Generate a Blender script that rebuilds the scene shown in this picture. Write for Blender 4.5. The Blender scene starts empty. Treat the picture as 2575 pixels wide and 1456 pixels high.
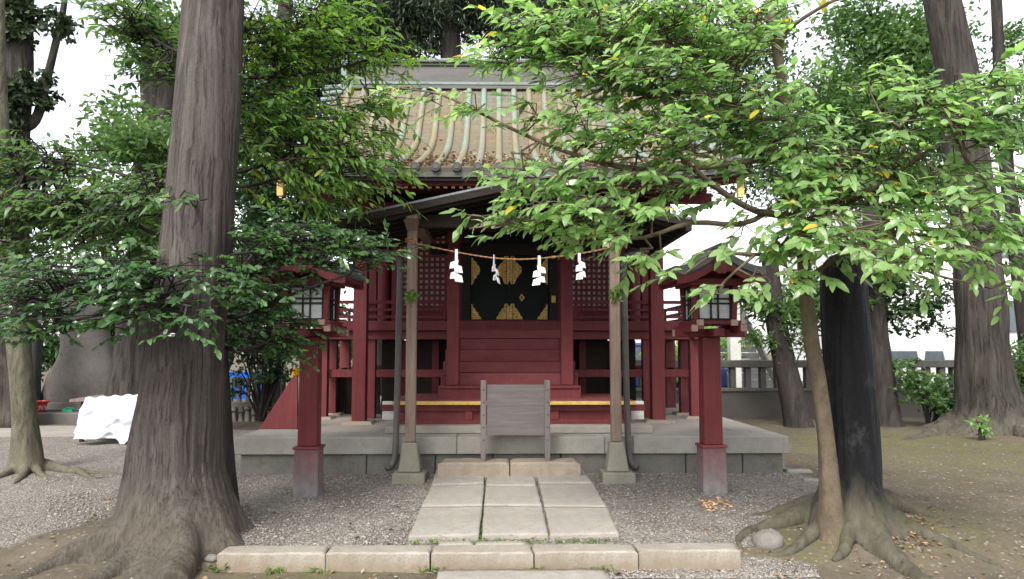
import bpy, math, random
import numpy as np
from mathutils import Vector, Matrix, noise

random.seed(7); rng = np.random.default_rng(11)
C = bpy.context.scene.collection
scene = bpy.context.scene

# ------------------------------------------------------------------ camera, light, exposure
F = 1912.0; CX, CY = 1287.7, 728.0            # focal length / centre of the 2575-px wide layout
PITCH, YAW = math.atan(0.080), math.radians(1.0)
CAM = Vector((-0.15, 0.0, 1.55))
cam_d = bpy.data.cameras.new('camera'); cam = bpy.data.objects.new('camera', cam_d); C.objects.link(cam)
cam.location = CAM; cam.rotation_euler = (math.pi/2 + PITCH, 0, -YAW)
cam_d.sensor_width = 36; cam_d.lens = 36*F/2575.4; cam_d.clip_end = 2000; cam_d.clip_start = .05
scene.camera = cam
R = cam.rotation_euler.to_matrix()
SUN_EL, SUN_AZ = math.radians(47), math.radians(200)   # azimuth clockwise from +Y
w = bpy.data.worlds.new('World'); scene.world = w; w.use_nodes = True
wt = w.node_tree; bg = wt.nodes['Background']
sky = wt.nodes.new('ShaderNodeTexSky'); sky.sky_type = 'NISHITA'; sky.sun_disc = False
sky.sun_elevation = SUN_EL; sky.sun_rotation = SUN_AZ; sky.air_density = 1.0; sky.dust_density = 2.0; sky.ozone_density = .6
hs = wt.nodes.new('ShaderNodeHueSaturation'); hs.inputs['Saturation'].default_value = .22
wt.links.new(sky.outputs[0], hs.inputs['Color']); wt.links.new(hs.outputs[0], bg.inputs['Color'])
bg.inputs['Strength'].default_value = .15
sd = bpy.data.lights.new('sun', 'SUN'); sun = bpy.data.objects.new('sun', sd); C.objects.link(sun)
sd.energy = 1.5; sd.angle = math.radians(20); sd.color = (1, .96, .9)
sdir = Vector((math.sin(SUN_AZ)*math.cos(SUN_EL), math.cos(SUN_AZ)*math.cos(SUN_EL), math.sin(SUN_EL)))
sun.rotation_euler = sdir.to_track_quat('Z', 'Y').to_euler(); sun.location = sdir*40
scene.view_settings.view_transform = 'Standard'; scene.view_settings.look = 'None'
scene.view_settings.exposure = 1.5; scene.view_settings.gamma = 1

# ------------------------------------------------------------------ layout helpers
def at(px, py, Y):
    d = R @ Vector(((px-CX)/F, -(py-CY)/F, -1.0)); t = (Y-CAM.y)/d.y
    return CAM + d*t
def zat(py, Y, px=1287): return at(px, py, Y).z
def xat(px, Y, py=880): return at(px, py, Y).x
def ss(a, b, x):
    t = min(1, max(0, (x-a)/(b-a))); return t*t*(3-2*t)
def gz(x, y):
    z = .12*ss(5.40, 6.0, y) + .10*min(1, max(0, (y-6)/2.3))
    z += .10*math.exp(-((x-3.05)**2+(y-6.35)**2)/.5)          # root mounds
    z += .08*math.exp(-((x+2.95)**2+(y-5.7)**2)/.5)
    return z
def gp(px, py):
    Y = 8
    d = R @ Vector(((px-CX)/F, -(py-CY)/F, -1.0))
    for _ in range(40):
        p = CAM + d*((Y)/d.y); z = gz(p.x, p.y)
        if d.z > -1e-4: break
        Y = Y*.5 + .5*((z-CAM.z)/d.z*d.y)
    p = CAM + d*(Y/d.y); return Vector((p.x, p.y, gz(p.x, p.y)))
def PX(Y): return Y/F        # metres per layout pixel

# ------------------------------------------------------------------ materials
def rgb(c): return (c[0], c[1], c[2], 1)
class NT:
    def __init__(s, name):
        s.m = bpy.data.materials.new(name); s.m.use_nodes = True; s.t = s.m.node_tree
        s.b = s.t.nodes['Principled BSDF']; s.out = s.t.nodes['Material Output']
        s.tc = s.t.nodes.new('ShaderNodeTexCoord')
    def n(s, typ, **kw):
        nd = s.t.nodes.new('ShaderNode'+typ)
        for k, v in kw.items():
            if k in nd.inputs: 
                if hasattr(v, 'is_linked'): s.t.links.new(v, nd.inputs[k])
                else: nd.inputs[k].default_value = v
            else: setattr(nd, k, v)
        return nd
    def l(s, a, b): s.t.links.new(a, b)
    def map(s, scale=(1,1,1), src='Object'):
        return s.n('Mapping', Vector=s.tc.outputs[src], Scale=scale).outputs[0]
    def noise(s, scale, vec=None, detail=6, rough=.6, dist=0):
        return s.n('TexNoise', Vector=vec if vec is not None else s.tc.outputs['Object'], Scale=scale, Detail=detail, Roughness=rough, Distortion=dist).outputs['Fac']
    def ramp(s, fac, stops):
        r = s.n('ValToRGB', Fac=fac); e = r.color_ramp.elements
        while len(e) < len(stops): e.new(.5)
        for k, (p, c) in enumerate(stops):
            e[k].position = p; e[k].color = rgb(c) if hasattr(c, '__len__') else (c, c, c, 1)
        return r.outputs['Color']
    def mix(s, f, a, b, mode='MIX'):
        m = s.n('MixRGB', blend_type=mode)
        for i, v in ((0, f), (1, a), (2, b)):
            if hasattr(v, 'is_linked'): s.l(v, m.inputs[i])
            else: m.inputs[i].default_value = v if i == 0 else rgb(v)
        return m.outputs[0]
    def math(s, op, a, b=0):
        m = s.n('Math', operation=op)
        for i, v in ((0, a), (1, b)):
            if hasattr(v, 'is_linked'): s.l(v, m.inputs[i])
            else: m.inputs[i].default_value = v
        return m.outputs[0]
    def bump(s, h, strength, dist=.01):
        b = s.n('Bump', Height=h, Strength=strength, Distance=dist); s.l(b.outputs[0], s.b.inputs['Normal']); return b
    def fin(s, col, rough=.8, spec=.3, metal=0):
        if hasattr(col, 'is_linked'): s.l(col, s.b.inputs['Base Color'])
        else: s.b.inputs['Base Color'].default_value = rgb(col)
        if hasattr(rough, 'is_linked'): s.l(rough, s.b.inputs['Roughness'])
        else: s.b.inputs['Roughness'].default_value = rough
        s.b.inputs['Specular IOR Level'].default_value = spec; s.b.inputs['Metallic'].default_value = metal
        return s.m

def m_rough(name, a, b, c=None, scale=5, bscale=60, bump=.3, rough=.85, stretch=(1,1,1), spec=.25, metal=0, dist=.006, spots=None):
    t = NT(name); v = t.map(stretch)
    f1 = t.noise(scale, v, 8, .65)
    st = [(.3, a), (.7, b)] if c is None else [(.25, a), (.5, b), (.78, c)]
    col = t.ramp(f1, st)
    if spots:
        f2 = t.noise(spots[0], t.map(), 6, .7); col = t.mix(t.ramp(f2, [(spots[1], 0), (spots[1]+.12, 1)]), col, spots[2])
    f3 = t.noise(bscale, v, 5, .6)
    col = t.mix(.35, col, t.ramp(f3, [(.3, .25), (.7, 1)]), 'MULTIPLY')
    t.bump(f3, bump, dist)
    return t.fin(col, rough, spec, metal)

M = {}
def m_red(name, a, b, c, dirt, pale):
    t = NT(name); col = t.ramp(t.noise(1.6, t.map((1,1,.6)), 8, .7), [(.28, a), (.5, b), (.74, c)])
    st = t.noise(1.0, t.map((26,26,1.3)), 7, .7); col = t.mix(.5, col, t.ramp(st, [(.32, .45), (.62, 1.08)]), 'MULTIPLY')
    col = t.mix(t.ramp(t.noise(4.5, None, 9, .78), [(.60, 0), (.74, .75)]), col, dirt)
    col = t.mix(t.ramp(t.noise(13, t.map((1,1,.35)), 9, .8), [(.70, 0), (.76, .7)]), col, pale)
    t.bump(st, .25, .004); return t.fin(col, t.ramp(t.noise(7), [(.3, .5), (.7, .75)]), .3)
M['red'] = m_red('red_paint', (.098,.016,.019), (.138,.0235,.0265), (.13,.032,.036), (.066,.018,.02), (.23,.078,.074))
M['red_dark'] = m_rough('red_paint_old', (.105,.018,.022), (.145,.027,.031), None, 2.5, 30, .15, .65, spots=(4,.6,(.085,.019,.022)))
M['red_faded'] = m_rough('red_paint_faded', (.145,.035,.039), (.19,.048,.053), (.21,.065,.068), 3, (36), .2, .75, (1,1,3))
def wood(name, a, b, c, ax='z', rough=.85):
    s = {'z':(14,14,.9), 'x':(.9,14,14), 'y':(14,.9,14)}[ax]
    return m_rough(name, a, b, c, 2.4, 9, .35, rough, s, .2, dist=.004, spots=(2.2,.62,tuple(x*.6 for x in a)))
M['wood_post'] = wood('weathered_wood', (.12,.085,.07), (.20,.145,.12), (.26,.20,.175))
M['wood_grey'] = wood('grey_board', (.112,.098,.096), (.135,.12,.117), (.158,.142,.139), 'x')
M['wood_grey_z'] = wood('grey_legs', (.105,.09,.086), (.15,.13,.125), (.19,.17,.165), 'z')
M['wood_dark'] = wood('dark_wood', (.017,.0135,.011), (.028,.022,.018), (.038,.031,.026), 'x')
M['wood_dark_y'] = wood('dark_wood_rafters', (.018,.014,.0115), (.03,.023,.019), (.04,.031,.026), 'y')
M['black_lacquer'] = m_rough('black_green_lacquer', (.003,.007,.007), (.005,.010,.009), None, 3, 30, .05, .45, spec=.15)
M['black'] = m_rough('black_wood', (.01,.009,.009), (.02,.018,.017), None, 4, 40, .1, .6)
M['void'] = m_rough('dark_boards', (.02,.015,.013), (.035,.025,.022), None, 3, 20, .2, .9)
M['white_paint'] = m_rough('white_paint', (.5,.5,.46), (.62,.62,.58), None, 3, 30, .1, .7)
M['paper_pane'] = m_rough('frosted_pane', (.42,.44,.45), (.5,.52,.53), None, 2, 12, .02, .5)
M['lattice_paper'] = m_rough('lattice_paper', (.62,.61,.60), (.72,.71,.70), None, 5, 30, .05, .9)
M['paper'] = m_rough('white_paper', (.80,.80,.82), (.86,.86,.87), None, 4, 30, .02, .9)
M['yellow'] = m_rough('yellow_paint', (.45,.27,.055), (.58,.38,.10), (.62,.43,.15), 4, 40, .1, .6)
M['end_grain'] = m_rough('end_grain', (.32,.2,.17), (.45,.32,.28), None, 20, 60, .2, .85)
M['rope'] = m_rough('straw_rope', (.25,.13,.06), (.38,.22,.11), None, 30, 200, .4, .9)
M['pipe'] = m_rough('downpipe', (.055,.05,.048), (.09,.085,.08), (.065,.055,.05), 4, 40, .1, .5, (1,1,.4), .4)
M['metal_lath'] = m_rough('roof_flashing', (.14,.15,.16), (.22,.23,.245), None, 4, 30, .1, .4, metal=.4)
M['copper_dark'] = m_rough('old_copper', (.06,.058,.052), (.10,.094,.086), (.125,.13,.12), 2, 30, .12, .55, (.5,2,2), .4, .15)
M['copper_green'] = m_rough('green_copper', (.13,.18,.165), (.20,.25,.23), (.16,.17,.15), 3, 30, .12, .6)
M['tile_grey'] = m_rough('dark_roof_tile', (.07,.075,.075), (.12,.125,.125), (.16,.165,.165), 6, 40, .3, .6)
M['boundary_stone'] = m_rough('boundary_stone', (.085,.08,.072), (.125,.118,.107), (.15,.145,.13), 4, 60, .3, .9)
M['concrete_wall'] = m_rough('wall_render', (.085,.078,.07), (.115,.107,.097), None, 1.5, 50, .2, .9)
M['white_wall'] = m_rough('white_wall', (.78,.78,.78), (.84,.84,.84), None, 1, 10, .05, .8)
M['glass_dark'] = m_rough('window_glass', (.08,.1,.12), (.12,.15,.17), None, 1, 5, .02, .12, spec=.6)
M['steel_grey'] = m_rough('painted_steel', (.10,.10,.11), (.14,.14,.15), None, 3, 30, .05, .5)
M['steel_pale'] = m_rough('pale_steel', (.5,.49,.46), (.58,.57,.54), None, 3, 30, .05, .5)
M['car_white'] = m_rough('car_paint_white', (.75,.76,.78), (.8,.81,.82), None, 1, 5, .0, .2, spec=.6)
M['car_blue'] = m_rough('car_paint_blue', (.01,.02,.09), (.015,.03,.12), None, 1, 5, .0, .2, spec=.6)
M['tyre'] = m_rough('tyre_rubber', (.012,.012,.012), (.02,.02,.02), None, 8, 40, .2, .8)
M['blue_sheet'] = m_rough('blue_sheet', (.01,.07,.4), (.02,.12,.55), (.05,.25,.6), 3, 30, .2, .5)
M['yellow_plastic'] = m_rough('yellow_plastic', (.7,.42,.02), (.8,.5,.04), None, 3, 30, .05, .4)
M['red_plastic'] = m_rough('red_plastic', (.5,.03,.03), (.6,.05,.045), None, 3, 30, .03, .35, spec=.5)
M['green_plastic'] = m_rough('green_plastic', (.01,.22,.10), (.02,.28,.14), None, 3, 30, .03, .35)
M['stone_mon'] = m_rough('monument_stone', (.085,.078,.07), (.125,.115,.105), (.155,.145,.13), 2.2, 30, .5, .9, spots=(5,.62,(.07,.066,.055)))
M['stone_mon2'] = m_rough('dark_monument_stone', (.06,.065,.062), (.09,.095,.09), None, 2.2, 30, .5, .9)
M['rock'] = m_rough('rock', (.12,.108,.095), (.18,.165,.148), (.23,.215,.195), 6, 60, .5, .9)

def m_stone(name, a, b, c, moss=None, speck=110, bump=.35, stain=None, low=None, pits=0):
    t = NT(name); f = t.noise(1.7, None, 8, .7); col = t.ramp(f, [(.28, a), (.5, b), (.72, c)])
    sp = t.noise(speck, None, 3, .8); col = t.mix(.5, col, t.ramp(sp, [(.32, .35), (.62, 1)]), 'MULTIPLY')
    if stain:
        f3 = t.noise(5.5, None, 8, .75, .4); col = t.mix(t.ramp(f3, [(.5, 0), (.68, .8)]), col, stain)
    if moss:
        f2 = t.noise(4.2, None, 6, .7); col = t.mix(t.ramp(f2, [(moss[1], 0), (moss[1]+.12, .85)]), col, moss[0])
    if low:
        z = t.n('SeparateXYZ', Vector=t.tc.outputs['Object']).outputs['Z']; z = t.math('ADD', z, t.math('MULTIPLY', t.noise(6, t.map((1.2,1.2,.5)), 8, .75), low[3]))
        col = t.mix(t.ramp(z, [(low[0], .8), (low[1], 0)]), col, low[2])
    if pits:
        pv = t.n('TexVoronoi', Vector=t.map(), Scale=16, Randomness=1); pn = t.noise(1.1, None, 3, .5)
        col = t.mix(t.math('MULTIPLY', t.ramp(pv.outputs['Distance'], [(.16, 1), (.26, 0)]), t.ramp(pn, [(.5, 0), (.58, pits)])), col, (.10,.085,.07))
    t.bump(t.mix(.5, sp, t.noise(22, None, 6, .7)), bump, .01); return t.fin(col, .9, .2)
M['slab'] = m_stone('path_slab_stone', (.235,.212,.185), (.31,.283,.25), (.375,.352,.32), stain=(.235,.195,.15), bump=.6, pits=.35)
M['kerb'] = m_stone('kerb_stone', (.25,.22,.18), (.345,.315,.272), (.44,.415,.37), stain=(.25,.205,.15), bump=1, moss=((.10,.10,.045), .68), low=(.25,.36,(.20,.155,.105),.26), pits=.8)
M['granite'] = m_stone('platform_granite', (.20,.19,.165), (.27,.26,.23), (.33,.32,.29), stain=(.19,.175,.14))
M['granite_top'] = m_stone('platform_paving', (.22,.20,.175), (.29,.265,.235), (.34,.32,.285), stain=(.25,.19,.15))
M['granite_base'] = m_stone('platform_base_stone', (.10,.098,.088), (.14,.135,.122), (.18,.17,.15), moss=((.09,.085,.045), .56))
M['step_stone'] = m_stone('step_stone', (.22,.18,.14), (.29,.24,.19), (.34,.29,.24), stain=(.19,.15,.115), bump=.6)
M['post_stone'] = m_stone('post_base_stone', (.16,.15,.115), (.215,.205,.165), (.26,.25,.21), moss=((.12,.115,.045), .62))

def m_fade():                                     # lantern foot: red paint weathered to grey towards the ground
    t = NT('peeling_red_on_concrete'); sep = t.n('SeparateXYZ', Vector=t.tc.outputs['Object'])
    h = t.math('ADD', sep.outputs['Z'], t.math('MULTIPLY', t.noise(5, t.map((2,2,.7)), 8, .7), .5))
    base = t.ramp(t.noise(14), [(.3, (.13,.125,.128)), (.7, (.21,.20,.203))])
    red = t.ramp(t.noise(3), [(.3, (.13,.03,.032)), (.7, (.18,.05,.05))])
    f = t.ramp(h, [(.30, .08), (.80, .92)]); col = t.mix(f, base, red); col = t.mix(t.ramp(t.noise(6, t.map((1,1,.5)), 9, .8), [(.58, 0), (.7, .6)]), col, (.24,.225,.225)); t.bump(t.noise(50), .2, .004); return t.fin(col, .75, .25)
M['fade'] = m_fade()

def m_gold():
    t = NT('chased_gold'); v = t.n('TexVoronoi', Vector=t.map(), Scale=55, feature='SMOOTH_F1'); n = t.noise(60, None, 3, .6, 1.5)
    h = t.math('ADD', v.outputs['Distance'], n); col = t.ramp(h, [(.45, (.13,.07,.015)), (.8, (.50,.31,.07)), (1, (.8,.55,.2))])
    t.bump(h, .9, .012); return t.fin(col, .4, .5, .35)
M['gold'] = m_gold()
M['gold_plain'] = m_rough('gold_paint', (.66,.42,.13), (.78,.53,.19), None, 6, 40, .1, .45)

def m_roof():
    t = NT('roof_shingles'); uv = t.tc.outputs['UV']
    br = t.n('TexBrick', Vector=uv, Scale=1, offset=.5); br.inputs['Brick Width'].default_value = .24; br.inputs['Row Height'].default_value = .115
    br.inputs['Mortar Size'].default_value = .004; br.inputs['Mortar Smooth'].default_value = .3; br.inputs['Bias'].default_value = -.1
    br.inputs['Color1'].default_value = (1,1,1,1); br.inputs['Color2'].default_value = (.84,.84,.84,1); br.inputs['Mortar'].default_value = (.42,.4,.38,1)
    n1 = t.noise(.75, t.map((1.3,.35,.35)), 5, .6); n2 = t.noise(6, None, 8, .75)
    col = t.ramp(n1, [(.30, (.15,.147,.122)), (.44, (.158,.143,.102)), (.57, (.165,.125,.07)), (.70, (.142,.14,.127))])
    col = t.mix(.45, col, t.ramp(n2, [(.3, .5), (.7, 1.1)]), 'MULTIPLY'); col = t.mix(1, col, br.outputs['Color'], 'MULTIPLY')
    t.bump(br.outputs['Fac'], -.5, .008); return t.fin(col, .6, .35)
M['roof'] = m_roof()
def m_rib():
    t = NT('copper_rib'); n1 = t.noise(1.05, t.map((1.6,.5,.5)), 4, .6); n2 = t.noise(9, None, 8, .75)
    col = t.ramp(n1, [(.36, (.16,.25,.215)), (.45, (.195,.215,.165)), (.53, (.215,.175,.10)), (.60, (.205,.19,.135)), (.68, (.195,.22,.20))])
    col = t.mix(.5, col, t.ramp(n2, [(.3, .55), (.7, 1.1)]), 'MULTIPLY'); t.bump(n2, .15, .005); return t.fin(col, .55, .4)
M['rib'] = m_rib()

def m_bark(name, a, b, c, vs=9, hs=1.0, bump=1.0, dist=.03, patch=None, scale=1.0, rough=.9, spec=.15, crack=.5, low=None):
    t = NT(name); wv = t.n('TexNoise', Vector=t.map(), Scale=2.2, Detail=4); off = t.n('VectorMath', operation='MULTIPLY_ADD'); t.l(wv.outputs['Color'], off.inputs[0]); off.inputs[1].default_value = (.10,.10,.1); t.l(t.tc.outputs['Object'], off.inputs[2])
    def mp(a_, b_): return t.n('Mapping', Vector=off.outputs[0], Scale=(a_, a_, b_)).outputs[0]
    f = t.noise(scale, mp(vs, hs), 10, .66, .35); f2 = t.noise(scale, mp(vs*2.6, hs*1.6), 8, .65, .3); f3 = t.noise(scale, mp(vs*.45, hs*.5), 6, .6)
    cr = t.ramp(f2, [(.36, 0), (.47, 1)]); big = t.noise(.9, None, 5, .6); sm = t.noise(55, None, 5, .7)
    col = t.ramp(f, [(.30, a), (.5, b), (.70, c)])
    col = t.mix(crack, col, cr, 'MULTIPLY'); col = t.mix(.45, col, t.ramp(big, [(.3, .55), (.7, 1.15)]), 'MULTIPLY'); col = t.mix(.35, col, t.ramp(sm, [(.3, .4), (.65, 1.1)]), 'MULTIPLY')
    if patch:
        p2 = t.noise(patch[2], t.map((1,1,.5)), 8, .75); col = t.mix(t.ramp(p2, [(patch[1], 0), (patch[1]+.1, .8)]), col, patch[0])
    if low:
        z = t.n('SeparateXYZ', Vector=t.tc.outputs['Object']).outputs['Z']; z = t.math('ADD', z, t.math('MULTIPLY', t.noise(3, t.map((2,2,.6)), 7, .7), .5))
        col = t.mix(t.ramp(z, [(low[0], .75), (low[1], 0)]), col, t.ramp(f, [(.3, tuple(x*.7 for x in low[2])), (.65, low[2])]))
    h = t.math('ADD', t.math('MULTIPLY', f3, .8), t.math('ADD', t.math('MULTIPLY', f, .8), t.math('ADD', t.math('MULTIPLY', cr, crack*.5), t.math('MULTIPLY', sm, .15))))
    t.bump(h, bump, dist); return t.fin(col, rough, spec)
M['bark_cedar'] = m_bark('cedar_bark', (.041,.034,.03), (.082,.069,.063), (.132,.117,.109), 19, .55, .7, .03, patch=((.15,.165,.125), .68, 3), low=(.42,.75,(.10,.086,.067)))
M['bark_lichen'] = m_bark('lichened_bark', (.06,.055,.04), (.11,.105,.075), (.16,.155,.115), 16, 4, .8, .015, patch=((.13,.15,.085), .55, 4), crack=.4, low=(.4,.7,(.13,.115,.085)))
M['bark_grey'] = m_bark('grey_bark', (.03,.026,.022), (.056,.05,.043), (.085,.077,.066), 10, 1.0, 1, .05, crack=.4, low=(.35,.7,(.12,.105,.08)))
M['bark_smooth'] = m_bark('smooth_brown_bark', (.085,.066,.045), (.125,.098,.068), (.16,.13,.095), 9, 7, .4, .008, patch=((.12,.12,.07), .6, 5), crack=.15)
M['bark_dark'] = m_bark('dark_bark', (.024,.020,.018), (.042,.036,.033), (.065,.057,.052), 12, 2, .8, .02, crack=.3)
M['root'] = m_bark('root_bark', (.06,.05,.036), (.10,.086,.064), (.135,.118,.09), 12, 9, .8, .015, patch=((.13,.13,.06), .62, 3), crack=.3)
def m_tar():
    t = NT('tarred_bark'); v = t.map((9,9,.8)); f = t.noise(1.0, v, 8, .65, .5); sep = t.n('SeparateXYZ', Vector=t.tc.outputs['Object'])
    tar = t.ramp(f, [(.35, (.003,.003,.004)), (.6, (.007,.007,.009)), (.78, (.018,.018,.022))])
    pale = t.noise(3.2, t.map((2,2,.9)), 7, .75); tar = t.mix(t.ramp(pale, [(.56, 0), (.74, .6)]), tar, (.085,.085,.09))
    wd = t.ramp(f, [(.3, (.055,.048,.033)), (.55, (.09,.082,.06)), (.75, (.125,.115,.088))])
    wd = t.mix(t.ramp(t.noise(5, None, 8, .75), [(.52, 0), (.66, .7)]), wd, (.085,.095,.035))
    h = t.math('ADD', sep.outputs['Z'], t.math('MULTIPLY', t.noise(4.5, t.map((1,1,.4)), 7, .7), .9))
    k = t.ramp(h, [(.50, 0), (.84, 1)]); col = t.mix(k, wd, tar)
    t.bump(t.math('ADD', f, t.math('MULTIPLY', t.noise(18, t.map((1,1,.5)), 8, .7), .5)), 1, .04); rough = t.mix(k, (.9,.9,.9), (.62,.62,.62)); return t.fin(col, rough, .22)
M['bark_tar'] = m_tar()

def m_leaf(name, stops, rough=.35, trans=.35, tcol=None, spec=.5):
    t = NT(name); a = t.n('Attribute', attribute_name='tone'); col = t.ramp(a.outputs['Fac'], stops)
    b = t.b; t.l(col, b.inputs['Base Color']); b.inputs['Roughness'].default_value = rough; b.inputs['Specular IOR Level'].default_value = spec
    tr = t.n('BsdfTranslucent'); tc = t.mix(1, col, tcol or (1.5,1.7,.6), 'MULTIPLY'); t.l(tc, tr.inputs['Color'])
    mx = t.n('MixShader'); mx.inputs[0].default_value = trans; t.l(b.outputs[0], mx.inputs[1]); t.l(tr.outputs[0], mx.inputs[2]); t.l(mx.outputs[0], t.out.inputs['Surface'])
    return t.m
M['leaf_bright'] = m_leaf('bright_leaf', [(0,(.085,.165,.052)), (.35,(.175,.30,.10)), (.75,(.275,.42,.165)), (.94,(.36,.51,.23)), (.955,(.55,.42,.05)), (1,(.65,.46,.07))], .33, .55, (1.6,1.7,1.15), .9)
M['leaf_yellow'] = m_leaf('yellow_green_leaf', [(0,(.05,.115,.022)), (.5,(.11,.215,.042)), (.93,(.17,.285,.065)), (.97,(.25,.22,.03)), (1,(.40,.26,.04))], .4, .48, (1.8,1.8,.8))
M['leaf_mid'] = m_leaf('mid_green_leaf', [(0,(.045,.09,.030)), (.6,(.09,.165,.055)), (.97,(.15,.24,.085)), (1,(.2,.18,.03))], .40, .45, (1.7,1.8,1.1))
M['leaf_glossy'] = m_leaf('glossy_dark_leaf', [(0,(.024,.07,.020)), (.6,(.058,.13,.038)), (.93,(.10,.20,.055)), (1,(.09,.19,.035))], .26, .3, (1.4,1.6,1.0), .8)
M['leaf_dark'] = m_leaf('dark_leaf', [(0,(.018,.042,.016)), (.6,(.034,.074,.026)), (1,(.065,.115,.036))], .5, .25)
M['leaf_conifer'] = m_leaf('conifer_needles', [(0,(.022,.036,.018)), (.6,(.036,.058,.027)), (1,(.055,.085,.038))], .6, .15)
M['leaf_ivy'] = m_leaf('ivy_leaf', [(0,(.026,.042,.022)), (.6,(.045,.072,.034)), (1,(.08,.115,.05))], .45, .15)
M['leaf_fallen'] = m_leaf('fallen_leaf', [(0,(.10,.055,.03)), (.4,(.20,.12,.07)), (.7,(.30,.20,.12)), (1,(.42,.27,.13))], .8, .1, (1,1,1))
M['leaf_fallen_pale'] = m_leaf('pale_fallen_leaf', [(0,(.45,.26,.12)), (.6,(.6,.38,.2)), (1,(.7,.5,.32))], .8, .1, (1,1,1))

def m_cloth():
    t = NT('white_sheet'); n = t.noise(3, None, 6, .6, .6); t.bump(n, .6, .05); t.b.inputs['Sheen Weight'].default_value = .1
    return t.fin(t.ramp(n, [(.3, (.46,.48,.52)), (.7, (.54,.55,.575))]), .7, .3)
M['sheet'] = m_cloth()

def m_ground():
    t = NT('gravel_and_earth'); a = t.n('Attribute', attribute_name='gravel'); at_ = t.n('Attribute', attribute_name='moss')
    obj = t.tc.outputs['Object']
    vo = t.n('TexVoronoi', Vector=obj, Scale=52, Randomness=1); vs = t.n('TexVoronoi', Vector=obj, Scale=31, Randomness=1)
    bw = t.n('SeparateXYZ', Vector=vo.outputs['Color']); bw2 = t.n('SeparateXYZ', Vector=vs.outputs['Color'])
    peb = t.ramp(bw.outputs[0], [(0, (.15,.130,.110)), (.45, (.24,.213,.185)), (.88, (.30,.272,.245)), (1, (.39,.36,.33))])
    peb2 = t.ramp(bw2.outputs[1], [(0, (.16,.14,.12)), (.7, (.265,.238,.21)), (1, (.36,.33,.30))])
    peb = t.mix(t.ramp(t.noise(9), [(.45, 0), (.6, 1)]), peb, peb2)
    gap = t.ramp(vo.outputs['Distance'], [(.3, 1), (.68, .35)]); peb = t.mix(.6, peb, gap, 'MULTIPLY')
    peb = t.mix(.35, peb, t.ramp(t.noise(1.3, None, 6, .65), [(.3, .55), (.7, 1.15)]), 'MULTIPLY')
    n1 = t.noise(1.4, None, 9, .7); n2 = t.noise(26, None, 6, .75)
    earth = t.ramp(n1, [(.28, (.078,.062,.043)), (.5, (.115,.094,.067)), (.74, (.155,.129,.096))])
    earth = t.mix(.6, earth, t.ramp(n2, [(.3, .45), (.68, 1.15)]), 'MULTIPLY')
    chips = t.ramp(bw.outputs[1], [(.972, 0), (.98, 1)]); earth = t.mix(t.math('MULTIPLY', chips, .7), earth, (.27,.24,.21))
    g = t.math('ADD', a.outputs['Fac'], t.math('MULTIPLY', t.math('SUBTRACT', t.noise(5, None, 8, .75), .5), .9))
    gm = t.ramp(g, [(.40, 0), (.56, 1)])
    ms = t.math('MULTIPLY', at_.outputs['Fac'], t.ramp(t.noise(7, None, 8, .75), [(.42, 0), (.6, 1)]))
    earth = t.mix(ms, earth, t.ramp(n2, [(.3, (.07,.068,.022)), (.7, (.135,.13,.045))]))
    col = t.mix(gm, earth, peb)
    hgt = t.mix(gm, t.mix(.5, n2, n1), t.math('SUBTRACT', 1, vo.outputs['Distance']))
    t.bump(hgt, .75, .02); return t.fin(col, .92, .2)
M['ground'] = m_ground()

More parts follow.
